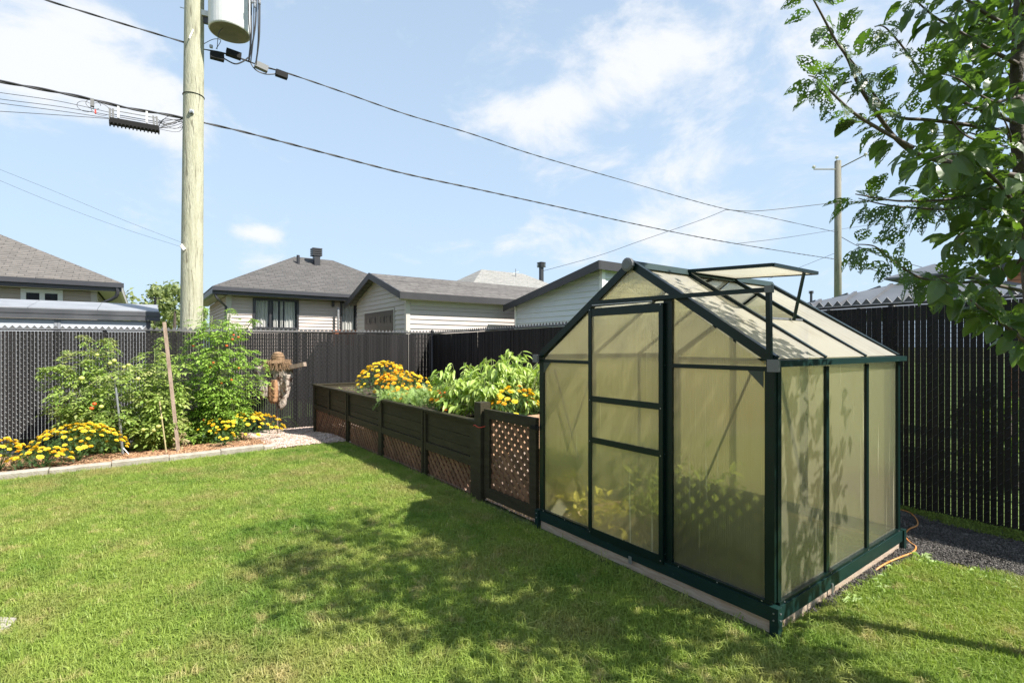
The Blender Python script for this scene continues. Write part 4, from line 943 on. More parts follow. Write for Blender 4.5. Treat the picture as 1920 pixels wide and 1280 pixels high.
for (a, b_) in ((dpa, dm-.004), (dm+.004, dpb)):
    dr = bx('door', M['door_brown'], hc, a, b_, qC-.03, qC+.0, -.15, dzt)
    w3 = b_-a
    for r_ in range(4):
        z1_ = dzt-.14-r_*.52
        for t in (.16, .56):
            s0, s1 = a+w3*t, a+w3*(t+.28); h_ = .20 if r_ == 0 else .38; fm_ = MB()
            fm_.box(s0, s1, qC-.040, qC-.031, z1_-h_, z1_-h_+.02).box(s0, s1, qC-.040, qC-.031, z1_-.02, z1_).box(s0, s0+.02, qC-.040, qC-.031, z1_-h_+.0201, z1_-.0201).box(s1-.02, s1, qC-.040, qC-.031, z1_-h_+.0201, z1_-.0201)
            fm_.box(s0+.045, s1-.045, qC-.040, qC-.031, z1_-h_+.045, z1_-.045).build('door_panel', M['door_brown'], dr)
bx('door_trim', M['trim_beige'], hc, dpa-.05, dpa-.001, qC-.022, qC+.01, -.2, dzt+.05); bx('door_trim', M['trim_beige'], hc, dpb+.001, dpb+.05, qC-.022, qC+.01, -.2, dzt+.05); bx('door_trim', M['trim_beige'], hc, dpa, dpb, qC-.022, qC+.01, dzt+.001, dzt+.05)

# ---- white shed D with a single pitched roof rising to the near corner
qD = 6.0; qDf = qD-.25; pD = pcol(1129, qD)
hD = thing('white_shed', G(pD+1.5, qD+2, -.2), 'white sided shed with sloping black fascia behind the corner fence', 'shed')
pDn = pcol(1123, qDf); zDn = CAMH + (VH-489)/F*G(pDn,qDf).y; pDf = pcol(945, qDf); zDf = CAMH + (VH-573)/F*G(pDf,qDf).y
LD = 4.
B('roof', M['dark_metal'], hD, lambda b: b.prism([G(pDn,qDf,zDn), G(pDf,qDf,zDf), G(pDf,qDf,zDf-.05), G(pDn,qDf,zDn-.05)], V*LD))
B('rake_board', M['fascia_b'], hD, lambda b: b.prism([G(pDn-.03,qDf-.035,zDn+.01), G(pDf,qDf-.035,zDf+.01), G(pDf,qDf-.035,zDf-.17), G(pDn-.03,qDf-.035,zDn-.19)], V*.034))
bx('fascia', M['fascia_b'], hD, pDn-.035, pDn-.001, qDf, qDf+LD, zDn-.19, zDn+.01)
tD = lambda p: zDn - .06 - (zDn-zDf)*(p-pDn)/(pDf-pDn)
pDw = pD; pDe = pDf-.2
B('wall', M['siding_white'], hD, lambda b: b.prism([G(pDw+.02,qD+.02,-.3), G(pDe,qD+.02,-.3), G(pDe,qD+.02,tD(pDe)), G(pDw+.02,qD+.02,tD(pDw))], V*(LD-.6)))
slD = (zDn-zDf)/(pDf-pDn)
board_wall(hD, G(0,qD+.02,0), U, -V, -.2, tD(pDw)-.03, .135, lambda z: (pDw, max(pDw+.02, min(pDe, pDn+(zDn-.06-z)/slD))), M['siding_white'], True)
board_wall(hD, G(pDw+.02,0,0), V, -U, -.2, tD(pDw)-.12, .135, lambda z: (qD+.05, qD+LD-.6), M['siding_white'], True)
bx('corner_trim', M['trim_white'], hD, pDw-.016, pDw+.07, qD-.016, qD+.09, -.2, tD(pDw)-.02)
bx('corner_trim', M['trim_white'], hD, pDe-.06, pDe+.02, qD-.014, qD+.03, -.2, tD(pDe)-.02)

# ---- far roofs: E (behind C/D) and right
def far_house(label, u0, u1, vE_, uR0, uR1, vR_, p, m, wallm, vents=()):
    q0 = qcol(u0, p); q1 = q0; 
    Eq = onp(u0, vE_, p); q0 = PQ(Eq)[1]; q1 = qcol(u1, p); ze = Eq.z; half = (q1-q0)*.36
    r0 = G(p+half, q0+half*.9, 0); zr2 = CAMH + (VH-vR_)/F*r0.y
    t = thing('far_house', G(p+half,(q0+q1)/2,-.2), label, 'house', 'far houses seen as roofs')
    c = [G(p,q0,ze),G(p,q1,ze),G(p+2*half,q1,ze),G(p+2*half,q0,ze),G(p+half,q0+half*.9,zr2),G(p+half,q1-half*.9,zr2)]
    B('roof', m, t, lambda b: b.add(c, [(0,1,5,4),(1,2,5),(2,3,4,5),(3,0,4),(3,2,1,0)]))
    bx('fascia', M['fascia'], t, p-.05, p-.001, q0, q1, ze-.2, ze); bx('wall', wallm, t, p+.4, p+2*half-.4, q0+.4, q1-.4, -.3, ze-.01)
    for (u, v0, v1, kind) in vents:
        qv = qcol(u, p+half*.8); P_ = G(p+half*.8, qv); z0 = ze+(zr2-ze)*.72; z1 = CAMH+(VH-v0)/F*P_.y
        if kind == 'vent': B('roof_vent', M['frame_dark'], t, lambda b: [b.box(p+half*.8-.12, p+half*.8+.12, qv-.12, qv+.12, z0-.2, z1-.3)] + [b.box(p+half*.8-.24, p+half*.8+.24, qv-.22, qv+.22, z1-.32+.1*i, z1-.26+.1*i) for i in range(4)])
        else: B('mast', M['galv'], t, lambda b: b.tube([G(p+half*.8,qv,z0-.6), G(p+half*.8,qv,z1)], .03, 6).tube([G(p+half*.8,qv-.25,z1-.35), G(p+half*.8,qv+.25,z1-.2)], .015, 5))
    return t
SH_E = shingle_mat('pale_grey_shingles', (.22,.215,.20), (.29,.28,.26), (.33,.32,.30), tuple(V), .42, .22, .5)
far_house('distant grey shingle roof with round vent above the beige shed', 878, 1110, 545, 962, 1040, 505, 24, SH_E, M['siding_beige'], [(1015,493,520,'vent'), (967,504,535,'mast')])
far_house('small distant grey roof with black vent right of the greenhouse roof', 1440, 1580, 572, 1500, 1530, 551, 25, SH_B, M['siding_beige'], [(1521,546,560,'vent')])
hw = thing('brick_house', G(4, 9, 0), 'orange brick house wall glimpsed through the tree at the right edge', 'house')
hq = 9.0
w_a, w_b = pcol(1960, hq), pcol(1888, hq)
z_t = zrow(1900, 505, q=hq)
MB().box(w_a-3, w_b, hq, hq+.3, -.2, z_t).build('wall', M['brick'], hw); MB().box(w_a-3.2, w_b+.2, hq-.1, hq+.4, z_t, z_t+.15).build('fascia', M['fascia'], hw)

hm = thing('added_mirror_house', G(-4, -10.5, 0), 'made-up tan brick house out of view on the left, added for the greenhouse panes to mirror', 'house')  # invented house out of view, added to give the panes a tan reflection
MB().box(-9, 5.5, -11, -10.2, -.3, 3.0).build('wall', pmat('tan_brick', (.40,.27,.17), (.50,.36,.24), 6, .9), hm)
MB().prism([G(-9.5,-9.8,2.95), G(6,-9.8,2.95), G(6,-13,4.6), G(-9.5,-13,4.6)], Z*.1).build('roof', SH_A, hm)
# ---- gazebo roof beyond the right fence
gzb_ = thing('gazebo', onq(1750, 640, 5.4)*1 - Z*0, 'gazebo with ribbed grey metal roof beyond the right fence', 'gazebo')
gzb_.location.z = 0
GP, GQ = PQ(onq(1752, 600, 5.6)); hwid = 1.55
gz_e = CAMH + (VH-580)/F*G(GP, GQ-hwid).y; gz_m = CAMH + (VH-527)/F*G(GP, GQ).y; gz_t = CAMH + (VH-512)/F*G(GP, GQ).y
apx = G(GP, GQ, gz_m+.10)
crn4 = [G(GP-hwid,GQ-hwid,gz_e), G(GP-hwid,GQ+hwid,gz_e), G(GP+hwid,GQ+hwid,gz_e), G(GP+hwid,GQ-hwid,gz_e)]
for k_ in range(4):
    a, b_ = crn4[k_], crn4[(k_+1) % 4]; n_ = 10; nrm = ((b_-a).cross(apx-a)).normalized(); nrm = nrm if nrm.z > 0 else -nrm
    for i in range(n_):
        s0, s1 = i/n_, (i+1)/n_; f0 = 1-abs(2*s0-1); f1 = 1-abs(2*s1-1)
        mid = (a+b_)/2
        pa0 = a.lerp(b_, s0); pa1 = a.lerp(b_, s1); t0 = pa0 + (apx-mid)*f0*.86; t1 = pa1 + (apx-mid)*f1*.86
        MB().prism([pa0, pa1, t1, t0], nrm*.012).build('roof_sheet', M['gaz_roof'], gzb_)
        bar('roof_rib', M['gaz_roof'], gzb_, pa0+nrm*.02, t0+nrm*.02 + (apx-mid)*.001, .035, .03)
tp = .42
for k_ in range(4):
    cs = [(-1,-1),(-1,1),(1,1),(1,-1)]; a = cs[k_]; b_ = cs[(k_+1)%4]
    MB().prism([G(GP+a[0]*tp,GQ+a[1]*tp,gz_m+.05), G(GP+b_[0]*tp,GQ+b_[1]*tp,gz_m+.05), G(GP,GQ,gz_t+.12)], Z*-.02).build('cap_roof', M['gaz_roof'], gzb_)
for a in crn4: MB().tube([Vector((a.x,a.y,0)).lerp(Vector((apx.x,apx.y,0)),.08), Vector((a.x,a.y,a.z)).lerp(Vector((apx.x,apx.y,a.z)),.08)], .05, 8).build('gazebo_post', M['fascia'], gzb_)

# ================================================================== FOLIAGE TOOLS
def leaf_faces(b, base, d, nrm, l, w_, bend=.25, fold=.12):
    """simple 6-face pointed leaf"""
    d = d.normalized(); s = d.cross(nrm).normalized(); n_ = s.cross(d)
    m1 = base + d*l*.33 - n_*l*bend*.15; m2 = base + d*l*.68 - n_*l*bend*.5; t = base + d*l - n_*l*bend
    b.add([base, m1+s*w_*.5+n_*fold*w_, m1-s*w_*.5+n_*fold*w_, m1, m2+s*w_*.40+n_*fold*w_, m2-s*w_*.40+n_*fold*w_, m2, t],
          [(0,1,3),(0,3,2),(1,4,6,3),(3,6,5,2),(4,7,6),(6,7,5)])
def rv(s=1.): return Vector((random.gauss(0,1), random.gauss(0,1), random.gauss(0,1))).normalized()*s
def blob_tree(name, label, group, base, h, r, m, nclump=70, per=30, ls=.16, crown_lo=.25):
    t = thing(name, base, label, 'tree', group)
    MB().tube([base-Z*.2, base+Z*h*.35+rv(.05), base+Z*h*.7], [.12,.09,.04], 7).build('trunk', M['bark'], t)
    b = MB()
    for i in range(nclump):
        a = rv(); c = base + Vector((a.x*r*random.uniform(.45,1), a.y*r*random.uniform(.45,1), h*(crown_lo+(1-crown_lo)/2) + a.z*h*(1-crown_lo)/2*random.uniform(.6,1)))
        cr = r*random.uniform(.18,.34)
        for j in range(per):
            o_ = rv(cr*random.uniform(.3,1)); n_ = (o_.normalized()+rv(.7)).normalized(); d = n_.orthogonal(); d.rotate(Matrix.Rotation(random.uniform(0,6.28), 3, n_)); s = d.cross(n_); l = ls*random.uniform(.6,1.2)
            b.add([c+o_-d*l*.5, c+o_+s*l*.28, c+o_+d*l*.5, c+o_-s*l*.28], [(0,1,2,3)])
    b.build('crown', m, t)
far_t = 'leafy trees beyond the fences'
blob_tree('leafy_tree', 'bushy green tree between the long shed and the utility pole, left one', far_t, pt(285, 700, 26), 4.6, 1.5, M['lf_far'], 80, 34, .20, .1)
blob_tree('leafy_tree', 'bushy green tree right beside the utility pole, behind it', far_t, pt(328, 700, 23), 4.3, 1.3, M['lf_far'], 80, 34, .18, .1)
blob_tree('leafy_tree', 'low green tree peeking over the long shed roof', far_t, pt(252, 690, 32), 3.9, 1.5, M['lf_far'], 60, 30, .22, .1)
blob_tree('garden_shrub', 'yellow green shrub glimpsed through the right fence slats', 'shrubs beyond the right fence', G(1.3, 4.6, 0), 1.5, .55, M['lf_yel'], 40, 30, .09, 0)
blob_tree('garden_shrub', 'green shrub near the gazebo seen through the right fence slats', 'shrubs beyond the right fence', G(-.1, 4.7, 0), 1.1, .5, M['lf_herb'], 40, 30, .09, 0)

# ================================================================== TOMATO PLANTS
def compound(b, base, d, l, dens=7, sz=1.):
    """tomato leaf: drooping rib with leaflets each side"""
    d = d.normalized(); side = d.cross(Z); side = side.normalized() if side.length > .1 else Vector((1,0,0))
    droop = random.uniform(.2, .8); pts = [base + d*l*t - Z*l*droop*t*t for t in (0,.35,.6,.8,1.)]
    b.add([pts[0]+Z*.0015, pts[0]-Z*.0015, pts[4]-Z*.001, pts[4]+Z*.001], [(0,1,2,3)])
    for i in range(1, 5):
        for sg in ((-1, 1) if i < 4 else (0,)):
            ld = (side*sg*.9 + d*.55 + Z*random.uniform(-.55,.1) + rv(.2)).normalized() if sg else (d - Z*droop)
            ll = l*random.uniform(.30,.46)*sz; n_ = (Z + rv(.45)).normalized()
            s = ld.cross(n_).normalized()*ll*random.uniform(.24,.33); p = pts[i]; up = n_*ll*.05
            cur = -Z*ll*random.uniform(.0,.3)
            b.add([p, p+ld*ll*.35+s+up, p+ld*ll*.42, p+ld*ll*.35-s+up, p+ld*ll+cur], [(0,1,2),(0,2,3),(1,4,2),(2,4,3)])
def tomato(label, base, tops, r_fn, nleaf, m, fruit=(), lsz=.14, name='tomato_plant', stems_m=None, dry=0, extra=()):
    t = thing(name, base, label, 'tomato plant', 'staked tomato plants in the bed'); st = MB(); fo = MB()
    paths = []
    for tp_ in tops:
        mid = base.lerp(tp_, .5) + rv(.06); P = smooth_path([base+rv(.03), mid, tp_], 5); paths.append(P); st.tube(P, [.009*(1-.75*i/len(P))+.002 for i in range(len(P))], 5)
    zmax = max(p.z for p in tops)
    for i in range(nleaf):
        P = random.choice(paths); k_ = random.uniform(.18, 1); j = int(k_*(len(P)-1)); c = P[j]
        a = random.uniform(0, 6.283); out = Vector((math.cos(a), math.sin(a), random.uniform(-.1,.5)))
        rr = r_fn((c.z-base.z)/(zmax-base.z)); off = rr*math.sqrt(random.random())
        c2 = c + Vector((out.x, out.y, 0))*off + Z*random.uniform(-.08,.08)
        if c2.z < base.z+.05: continue
        if random.random() < .3: st.tube([c, c.lerp(c2,.5)+Z*.03, c2], [.004,.003,.002], 4)
        compound(fo, c2, out, lsz*random.uniform(.7,1.25))
    for e in extra:                                 # long arching shoots
        P = smooth_path(e, 6); st.tube(P, [.006*(1-.7*i/len(P))+.0015 for i in range(len(P))], 5)
        for j in range(1, len(P)):
            for _ in range(3):
                a = random.uniform(0,6.283); compound(fo, P[j], Vector((math.cos(a), math.sin(a), random.uniform(-.3,.5))), lsz*random.uniform(.45,.85))
    st.build('stem', M['stem_g'] if not stems_m else stems_m, t, smooth=True); fo.build('foliage', m, t)
    for (P, r_, mm) in fruit:
        n_ = 10; prof = [(r_*math.sin(math.pi*(i+.3)/8.6), -r_*.86*math.cos(math.pi*(i+.3)/8.6)) for i in range(9)]
        f = MB().lathe(P, prof, 12).build('tomato', M[mm], t, smooth=True)
    return t
Yt = 7.55
bA = onz(175, 862, -.08); bA = pt(185, 848, 7.4); bA.z = gz(7.9)
tomato('sprawling tomato plant with green fruit, leftmost in the bed', bA, [pt(120,690,7.4), pt(165,650,7.5), pt(205,680,7.6), pt(232,690,7.2), pt(150,730,7.1), pt(215,770,7.0), pt(130,760,7.3)],
       lambda z: .24 if z > .3 else .18, 1700, M['lf_tom'],
       [(pt(153,709,6.85), .036, 'tom_g'), (pt(182,665,7.0), .026, 'tom_g'), (pt(214,676,7.0), .03, 'tom_g'), (pt(206,681,6.95), .026, 'tom_g'), (pt(233,688,7.0), .027, 'tom_g'), (pt(241,684,7.0), .026, 'tom_g'),
        (pt(177,757,6.85), .027, 'tom_r'), (pt(172,765,6.85), .028, 'tom_r'), (pt(190,762,6.85), .03, 'tom_g'), (pt(154,787,6.9), .028, 'tom_g'), (pt(145,789,6.9), .022, 'tom_g'), (pt(104,691,7.1), .026, 'tom_g')],
       extra=[[pt(150,720,7.3), pt(125,690,7.2), pt(104,688,7.1), pt(88,690,7.1), pt(80,702,7.1)], [pt(180,690,7.4), pt(165,655,7.4), pt(155,628,7.4)], [pt(180,690,7.4), pt(190,640,7.4), pt(205,640,7.4), pt(214,655,7.4)]])
bB = pt(292, 840, 7.5); bB.z = gz(8.0)
tomato('dense yellowing tomato plant tied to the wooden stake', bB, [pt(262,680,7.5), pt(290,655,7.6), pt(312,680,7.4), pt(275,720,7.2), pt(308,740,7.2), pt(265,790,7.1), pt(318,790,7.2)],
       lambda z: .17 if z > .3 else .14, 1400, M['lf_tom'],
       [(pt(259,710,6.95), .03, 'tom_g'), (pt(289,806,6.95), .031, 'tom_g'), (pt(297,799,6.95), .031, 'tom_g'), (pt(269,805,6.95), .029, 'tom_g'), (pt(302,783,7.0), .026, 'tom_g')],
       extra=[[pt(295,690,7.4), pt(300,655,7.4), pt(303,632,7.4)]])
bC = pt(398, 832, 8.2); bC.z = gz(8.5)
red = [(pt(436,636,7.9),.02), (pt(425,648,7.9),.022), (pt(400,680,7.9),.022), (pt(394,689,7.9),.02), (pt(438,628,7.9),.017), (pt(447,632,7.9),.018), (pt(415,718,7.9),.018), (pt(383,787,7.8),.021), (pt(427,792,7.8),.02), (pt(434,712,7.9),.018), (pt(362,648,7.9),.018), (pt(448,690,7.9),.018), (pt(402,840,7.4),.02)]
tomato('tall cherry tomato bush with small red fruit beside the scarecrow', bC, [pt(398,592,8.3), pt(432,590,8.2), pt(415,600,8.1), pt(360,660,8.2), pt(450,650,8.3), pt(470,700,8.2), pt(352,720,8.1), pt(420,720,7.9), pt(440,760,8.0), pt(385,790,8.0), pt(410,650,7.9)],
       lambda z: .25 if z > .35 else .18, 2600, M['lf_tomc'], [(a, b_, 'tom_r') for a, b_ in red], .128,
       extra=[[pt(385,640,8.2), pt(378,600,8.2), pt(382,575,8.2)], [pt(430,640,8.2), pt(428,600,8.2), pt(436,578,8.2)], [pt(450,640,8.2), pt(470,605,8.2), pt(478,598,8.2)], [pt(460,690,8.1), pt(485,672,8.1), pt(500,690,8.1)], [pt(400,800,7.9), pt(370,815,7.7), pt(352,822,7.6)], [pt(365,640,8.2), pt(345,652,8.1), pt(338,676,8.1)]])
# dried leaves at stake foot
b = MB()
for i in range(70):
    c = pt(random.uniform(205,235) if i < 35 else random.uniform(322,348), random.uniform(800,845), 7.2); a = rv(); leaf_faces(b, c, a - Z*.8, rv(), random.uniform(.05,.10), .03, .5)
b.build('withered_leaves', M['stem_d'], None, label='pale withered tomato leaves hanging low by the stakes', category='dead leaves', kind='stuff')
# stakes
sA, sB = pt(336,846,7.08), pt(308,604,7.2)
MB().bar(sA-Z*.1, sB, .045, .030, V).build('wooden_stake', M['old_wood'], None, loc=sA, label='thick weathered wooden stake leaning among the tomatoes', category='stake')
sA, sB = pt(232,854,6.92), pt(217,726,6.95)
B('metal_stake', M['galv'], None, lambda b: b.tube([sA-Z*.1, sA.lerp(sB,.48)], .017, 8).tube([sA.lerp(sB,.48), sB], .013, 8).tube([sA.lerp(sB,.12), sA+Vector((.10,0,-.01))], .006, 5), label='grey metal stake holding the left tomato plant', category='stake')
sA, sB = pt(312,842,6.98), pt(299,752,7.0)
B('bamboo_cane', M['stem_d'], None, lambda b: b.tube([sA-Z*.05, sB], .009, 6), label='thin pale cane standing left of the wooden stake', category='stake')
sA = pt(166,836,7.5); bx('marker_board', M['cedar'], None, *(lambda pq_: (pq_[0], pq_[0]+.02, pq_[1]-.04, pq_[1]+.04))(PQ(sA)), gz(8)-.02, sA.z+.22, label='small orange brown board standing in the bed behind marigolds', category='board')
# dark bed liner board along the fence
bx('bed_liner', M['dark_metal'], None, 9.12, 9.16, -5.8, -1.9, gz(9.1)-.02, gz(9.1)+.10, label='dark board along the fence foot behind the tomatoes', category='board')

# ================================================================== MARIGOLDS
def flower_mesh(seed, m):
    r = random.Random(seed); b = MB()
    for ring, (rad, h, n_) in enumerate(((1.0,.10,9),(.72,.34,8),(.42,.52,6))):
        for i in range(n_):
            a = 2*math.pi*(i+r.uniform(-.2,.2))/n_; d = Vector((math.cos(a), math.sin(a), 0)); s = Vector((-d.y,d.x,0)); rr = rad*r.uniform(.85,1.1); w_ = rad*.46
            b.add([d*rr*.15+Z*(h-.15), d*rr*.7+s*w_+Z*(h+r.uniform(-.06,.08)), d*rr+Z*(h-.05+r.uniform(-.1,.1)), d*rr*.7-s*w_+Z*(h+r.uniform(-.06,.08))], [(0,1,2),(0,2,3)])
    b.lathe(Vector((0,0,-.45)), [(.12,0),(.34,.3),(.4,.55)], 6)
    return b.mesh('flower', m)
FM = {c: [flower_mesh(i+k_*10, M[c]) for i in range(3)] for k_, c in enumerate(('fl_yel','fl_org','fl_red'))}
def fern_leaf(b, base, d, l, dens=5):
    d = d.normalized(); s = d.cross(Z); s = s.normalized() if s.length > .1 else Vector((1,0,0))
    for i in range(dens):
        t = (i+.5)/dens; p = base + d*l*t; ll = l*.42*(1-.4*t)
        for sg in (-1,1):
            q_ = p + (s*sg + d*.6 + Z*random.uniform(-.2,.3)).normalized()*ll; w_ = d*ll*.16
            b.add([p-w_, p+w_, q_], [(0,1,2)])
    b.add([base+s*.001, base-s*.001, base+d*l], [(0,1,2)])
def marigold(label, c, rx, ry, h, nf, pal, size=.028, group='marigold clumps', nleaf=420, name='marigold_plant'):
    """c: base centre; ellipsoidal dome of ferny leaves topped with flowers"""
    t = thing(name, c, label, 'marigolds', group); fo = MB()
    R2 = lambda: (random.uniform(0,6.283), math.sqrt(random.random()))
    for i in range(nleaf):
        a, r_ = R2(); x = math.cos(a)*r_; y = math.sin(a)*r_; top = h*(.25+.72*math.sqrt(max(0,1-r_*r_))); z = top*random.uniform(.25,1)
        p = c + V*(x*rx) + U*(y*ry) + Z*z; fern_leaf(fo, p, Vector((random.gauss(0,.7)+x*.5, random.gauss(0,.7), random.uniform(.0,1))), random.uniform(.04,.075))
    for i in range(12):
        a, r_ = R2(); fo.tube([c, c + V*(math.cos(a)*r_*rx*.7) + U*(math.sin(a)*r_*ry*.7) + Z*h*.7], .004, 4)
    fo.build('foliage', M['lf_mar'], t)
    placed = []; tries = 0
    while len(placed) < nf and tries < nf*40:
        tries += 1; a, r_ = R2(); x = math.cos(a)*r_; y = math.sin(a)*r_
        top = h*(.30+.74*math.sqrt(max(0,1-r_*r_))) + random.gauss(0,.012)
        p = V*(x*rx*1.04) + U*(y*ry*1.04) + Z*top
        if any((p-o_).length < size*1.45 for o_ in placed): continue
        placed.append(p); n_ = (Z*1.0 + V*x*.7 + U*y*.7 + rv(.2)).normalized()
        cc = pal(x, y, top/h); sz = size*random.uniform(.68,1.22)
        q_ = n_.to_track_quat('Z','Y').to_euler(); link('flower', random.choice(FM[cc]), t, p, q_, (sz,sz,sz*random.uniform(.8,1.1)))
    return t
yel = lambda x, y, z: 'fl_yel' if random.random() < .92 else 'fl_org'
def gpos(u, v): 
    P = onz(u, v, -.05); return P
def at_pq(u, p, z=None):
    q_ = qcol(u, p); P = G(p, q_, gz(p)+.03 if z is None else z); return P
marigold('low yellow marigolds at the left edge of the photo', at_pq(-2, 7.10), .26, .20, .36, 34, yel, .034)
marigold('low yellow marigolds spilling over the edging, second from the left', at_pq(78, 6.98), .30, .17, .24, 34, yel, .034)
marigold('biggest mound of yellow marigolds, in front of the left tomato plant', at_pq(148, 7.22), .48, .30, .46, 96, yel, .034, nleaf=700)
marigold('yellow marigolds at the right end of the bed beside the gravel', at_pq(455, 7.80), .62, .40, .42, 105, yel, .033, nleaf=600)
marigold('few yellow marigolds in front of the cherry tomato bush', at_pq(420, 7.25), .14, .12, .24, 9, yel, .03, nleaf=160)
zs_ = .70
marigold('tall mound of yellow marigolds in the far part of the planter', G(6.35, .50, zs_-.08), .42, .50, .56, 110, lambda x, y, z: 'fl_yel' if random.random() < .93 - (y < -.4)*.5 else 'fl_org', .036, nleaf=900)
marigold('lower mound of yellow and orange marigolds next to the tall yellow mound', G(5.72, .52, zs_-.08), .42, .48, .44, 90, lambda x, y, z: 'fl_yel' if (x+random.gauss(0,.3)) > -.1 and z > .5 else 'fl_org', .035, nleaf=800)
marigold('orange marigolds spilling along the middle of the planter', G(5.25, .45, zs_-.06), .36, .36, .24, 34, lambda x, y, z: 'fl_org' if random.random() < .85 else 'fl_yel', .034, nleaf=500)
marigold('deep orange marigolds at the foot of the pepper plant', G(3.98, .22, zs_-.06), .12, .17, .27, 13, lambda x, y, z: 'fl_red' if random.random() < .75 else 'fl_org', .034, nleaf=150)
marigold('yellow orange marigolds rising behind the lattice gate', G(3.02, .60, zs_-.05), .28, .20, .36, 34, lambda x, y, z: 'fl_org' if random.random() < .45 else 'fl_yel', .034, nleaf=260)
# feathery carrot greens between
b = MB()
for i in range(1300):
    p_ = random.uniform(4.1, 5.5); q_ = random.uniform(.02, 1.1); fern_leaf(b, G(p_, q_, .70+random.uniform(0,.14)), Vector((random.gauss(0,.6), random.gauss(0,.6), random.uniform(.1,1))), random.uniform(.05,.12), 6)
for i in range(120):
    p_ = random.uniform(6.7, 8.3); fern_leaf(b, G(p_, random.uniform(.1,1.1), .67), Vector((random.gauss(0,.6), random.gauss(0,.6), .5)), .06, 4)
for (u, v) in ((711,752),(706,758),(702,764),(714,748),(718,745),(724,742)):
    P = onq(u, v, -.03); 
    for _ in range(7): fern_leaf(b, P+rv(.02), rv()-Z*.3-V*.5, .06, 5)
b.build('carrot_greens', M['lf_herb'], None, label='feathery light green carrot tops filling the middle of the planter', category='carrot greens', kind='stuff')
b = MB()
for i in range(60):
    c = G(4.78, .75, .72)+Vector((random.gauss(0,.06), random.gauss(0,.06), random.uniform(0,.26))); leaf_faces(b, c, rv()+Z*.2, Z+rv(.4), random.uniform(.04,.07), .035)
b.tube([G(4.78,.75,.66), G(4.78,.75,.95)], .006, 5)
b.build('herb_sprig', M['lf_herb'], None, loc=G(4.78,.75,.68), label='single upright leafy sprig between marigolds and pepper plant', category='herb')

# ================================================================== PEPPER PLANT
def long_leaf_mesh(seed, m, w_=.30):
    r = random.Random(seed); b = MB(); n_ = 6; bend = r.uniform(.5,1.0); fold = r.uniform(.06,.14); L_ = []
    for i in range(n_+1):
        t = i/n_; ww = w_*.5*math.sin(math.pi*min(1,t*.97+.03)**.72)*(1 if t < 1 else 0); x = math.sin(t*bend)/bend; z = -(1-math.cos(t*bend))/bend*.9
        L_.append((Vector((x,-ww,z+fold*ww*4)), Vector((x,0,z)), Vector((x,ww,z+fold*ww*4))))
    for i in range(n_+1): b.v += list(L_[i])
    for i in range(n_):
        o_ = i*3; b.f += [(o_,o_+3,o_+4,o_+1),(o_+1,o_+4,o_+5,o_+2)]
    return b.mesh('leaf', m, smooth=True)
PL = [long_leaf_mesh(i, M['lf_pep'], .25+.03*(i%3)) for i in range(6)]
def rot_to(d, n_):
    d = d.normalized(); y = n_.cross(d); y = y.normalized() if y.length > 1e-4 else d.orthogonal().normalized(); z = d.cross(y)
    return Matrix((d, y, z)).transposed().to_euler()
pepr = thing('pepper_plant', G(3.5, .62, .68), 'large bushy pepper plant with drooping bright green leaves in the planter', 'pepper plant')
st = MB(); tipc = []; loose = MB(); big = 0
cent = [(G(3.62,1.02,.72), .42, .70), (G(3.42,.60,.70), .36, .62), (G(3.30,1.50,.68), .36, .60), (G(4.02,.52,.68), .40, .60), (G(3.72,.78,.68), .42, .66), (G(3.35,.85,.68), .42, .62), (G(3.20,1.22,.68), .36, .58), (G(3.55,1.28,.68), .40, .60), (G(3.62,.28,.68), .28, .42), (G(3.28,.36,.68), .30, .40)]
leaves = []
for (c, r_, h) in cent:
    for i in range(24):
        a = random.uniform(0,6.283); e = random.uniform(.0,1.45); tip = c + Vector((math.cos(a)*math.cos(e)*r_, math.sin(a)*math.cos(e)*r_, .12+math.sin(e)*(h-.12)))
        cb_ = G(PQ(c)[0], min(PQ(c)[1], .84), .66)
        st.tube(smooth_path([cb_, cb_.lerp(tip,.5)+Z*.08, tip], 3), [.006,.005,.004,.004,.003,.003,.002], 5)
        for j in range(11):
            b_ = c.lerp(tip, random.uniform(.6,1.)) + rv(.03); a2 = a+random.gauss(0,1.1); d = Vector((math.cos(a2), math.sin(a2), random.uniform(-1.3,.15)))
            leaves.append((b_, d, random.uniform(.085,.15)))
random.shuffle(leaves)
leaves.sort(key=lambda x: x[0].y - x[0].z*.5)
for i, (b_, d, l) in enumerate(leaves):
    e = rot_to(d, (Z+rv(.35)))
    if i < 290: link('leaf', random.choice(PL), pepr, b_-pepr.location, e, (l,l*1.15,l))
    else:
        me = random.choice(PL); mt_ = e.to_matrix(); o_ = len(loose.v)
        loose.v += [b_ + mt_ @ (Vector(v.co)*l) for v in me.vertices]; loose.f += [tuple(k_+o_ for k_ in p.vertices) for p in me.polygons]
st.build('stem', M['stem_g'], pepr, smooth=True); loose.build('foliage', M['lf_pep'], pepr, smooth=True, kind='stuff')

# ---- plant inside the greenhouse, left
ip_ = thing('seedling_plant', G(1.48, .30, .05), 'yellow green leafy plant inside the greenhouse behind the left pane', 'plant')
b = MB()
for i in range(120):
    c = G(1.55+random.gauss(0,.11), .28+random.gauss(0,.10), .06+random.uniform(0,.22)); leaf_faces(b, c, rv()+Z*.5, Z+rv(.4), random.uniform(.06,.11), .05)
b.build('foliage', M['lf_yel'], ip_)

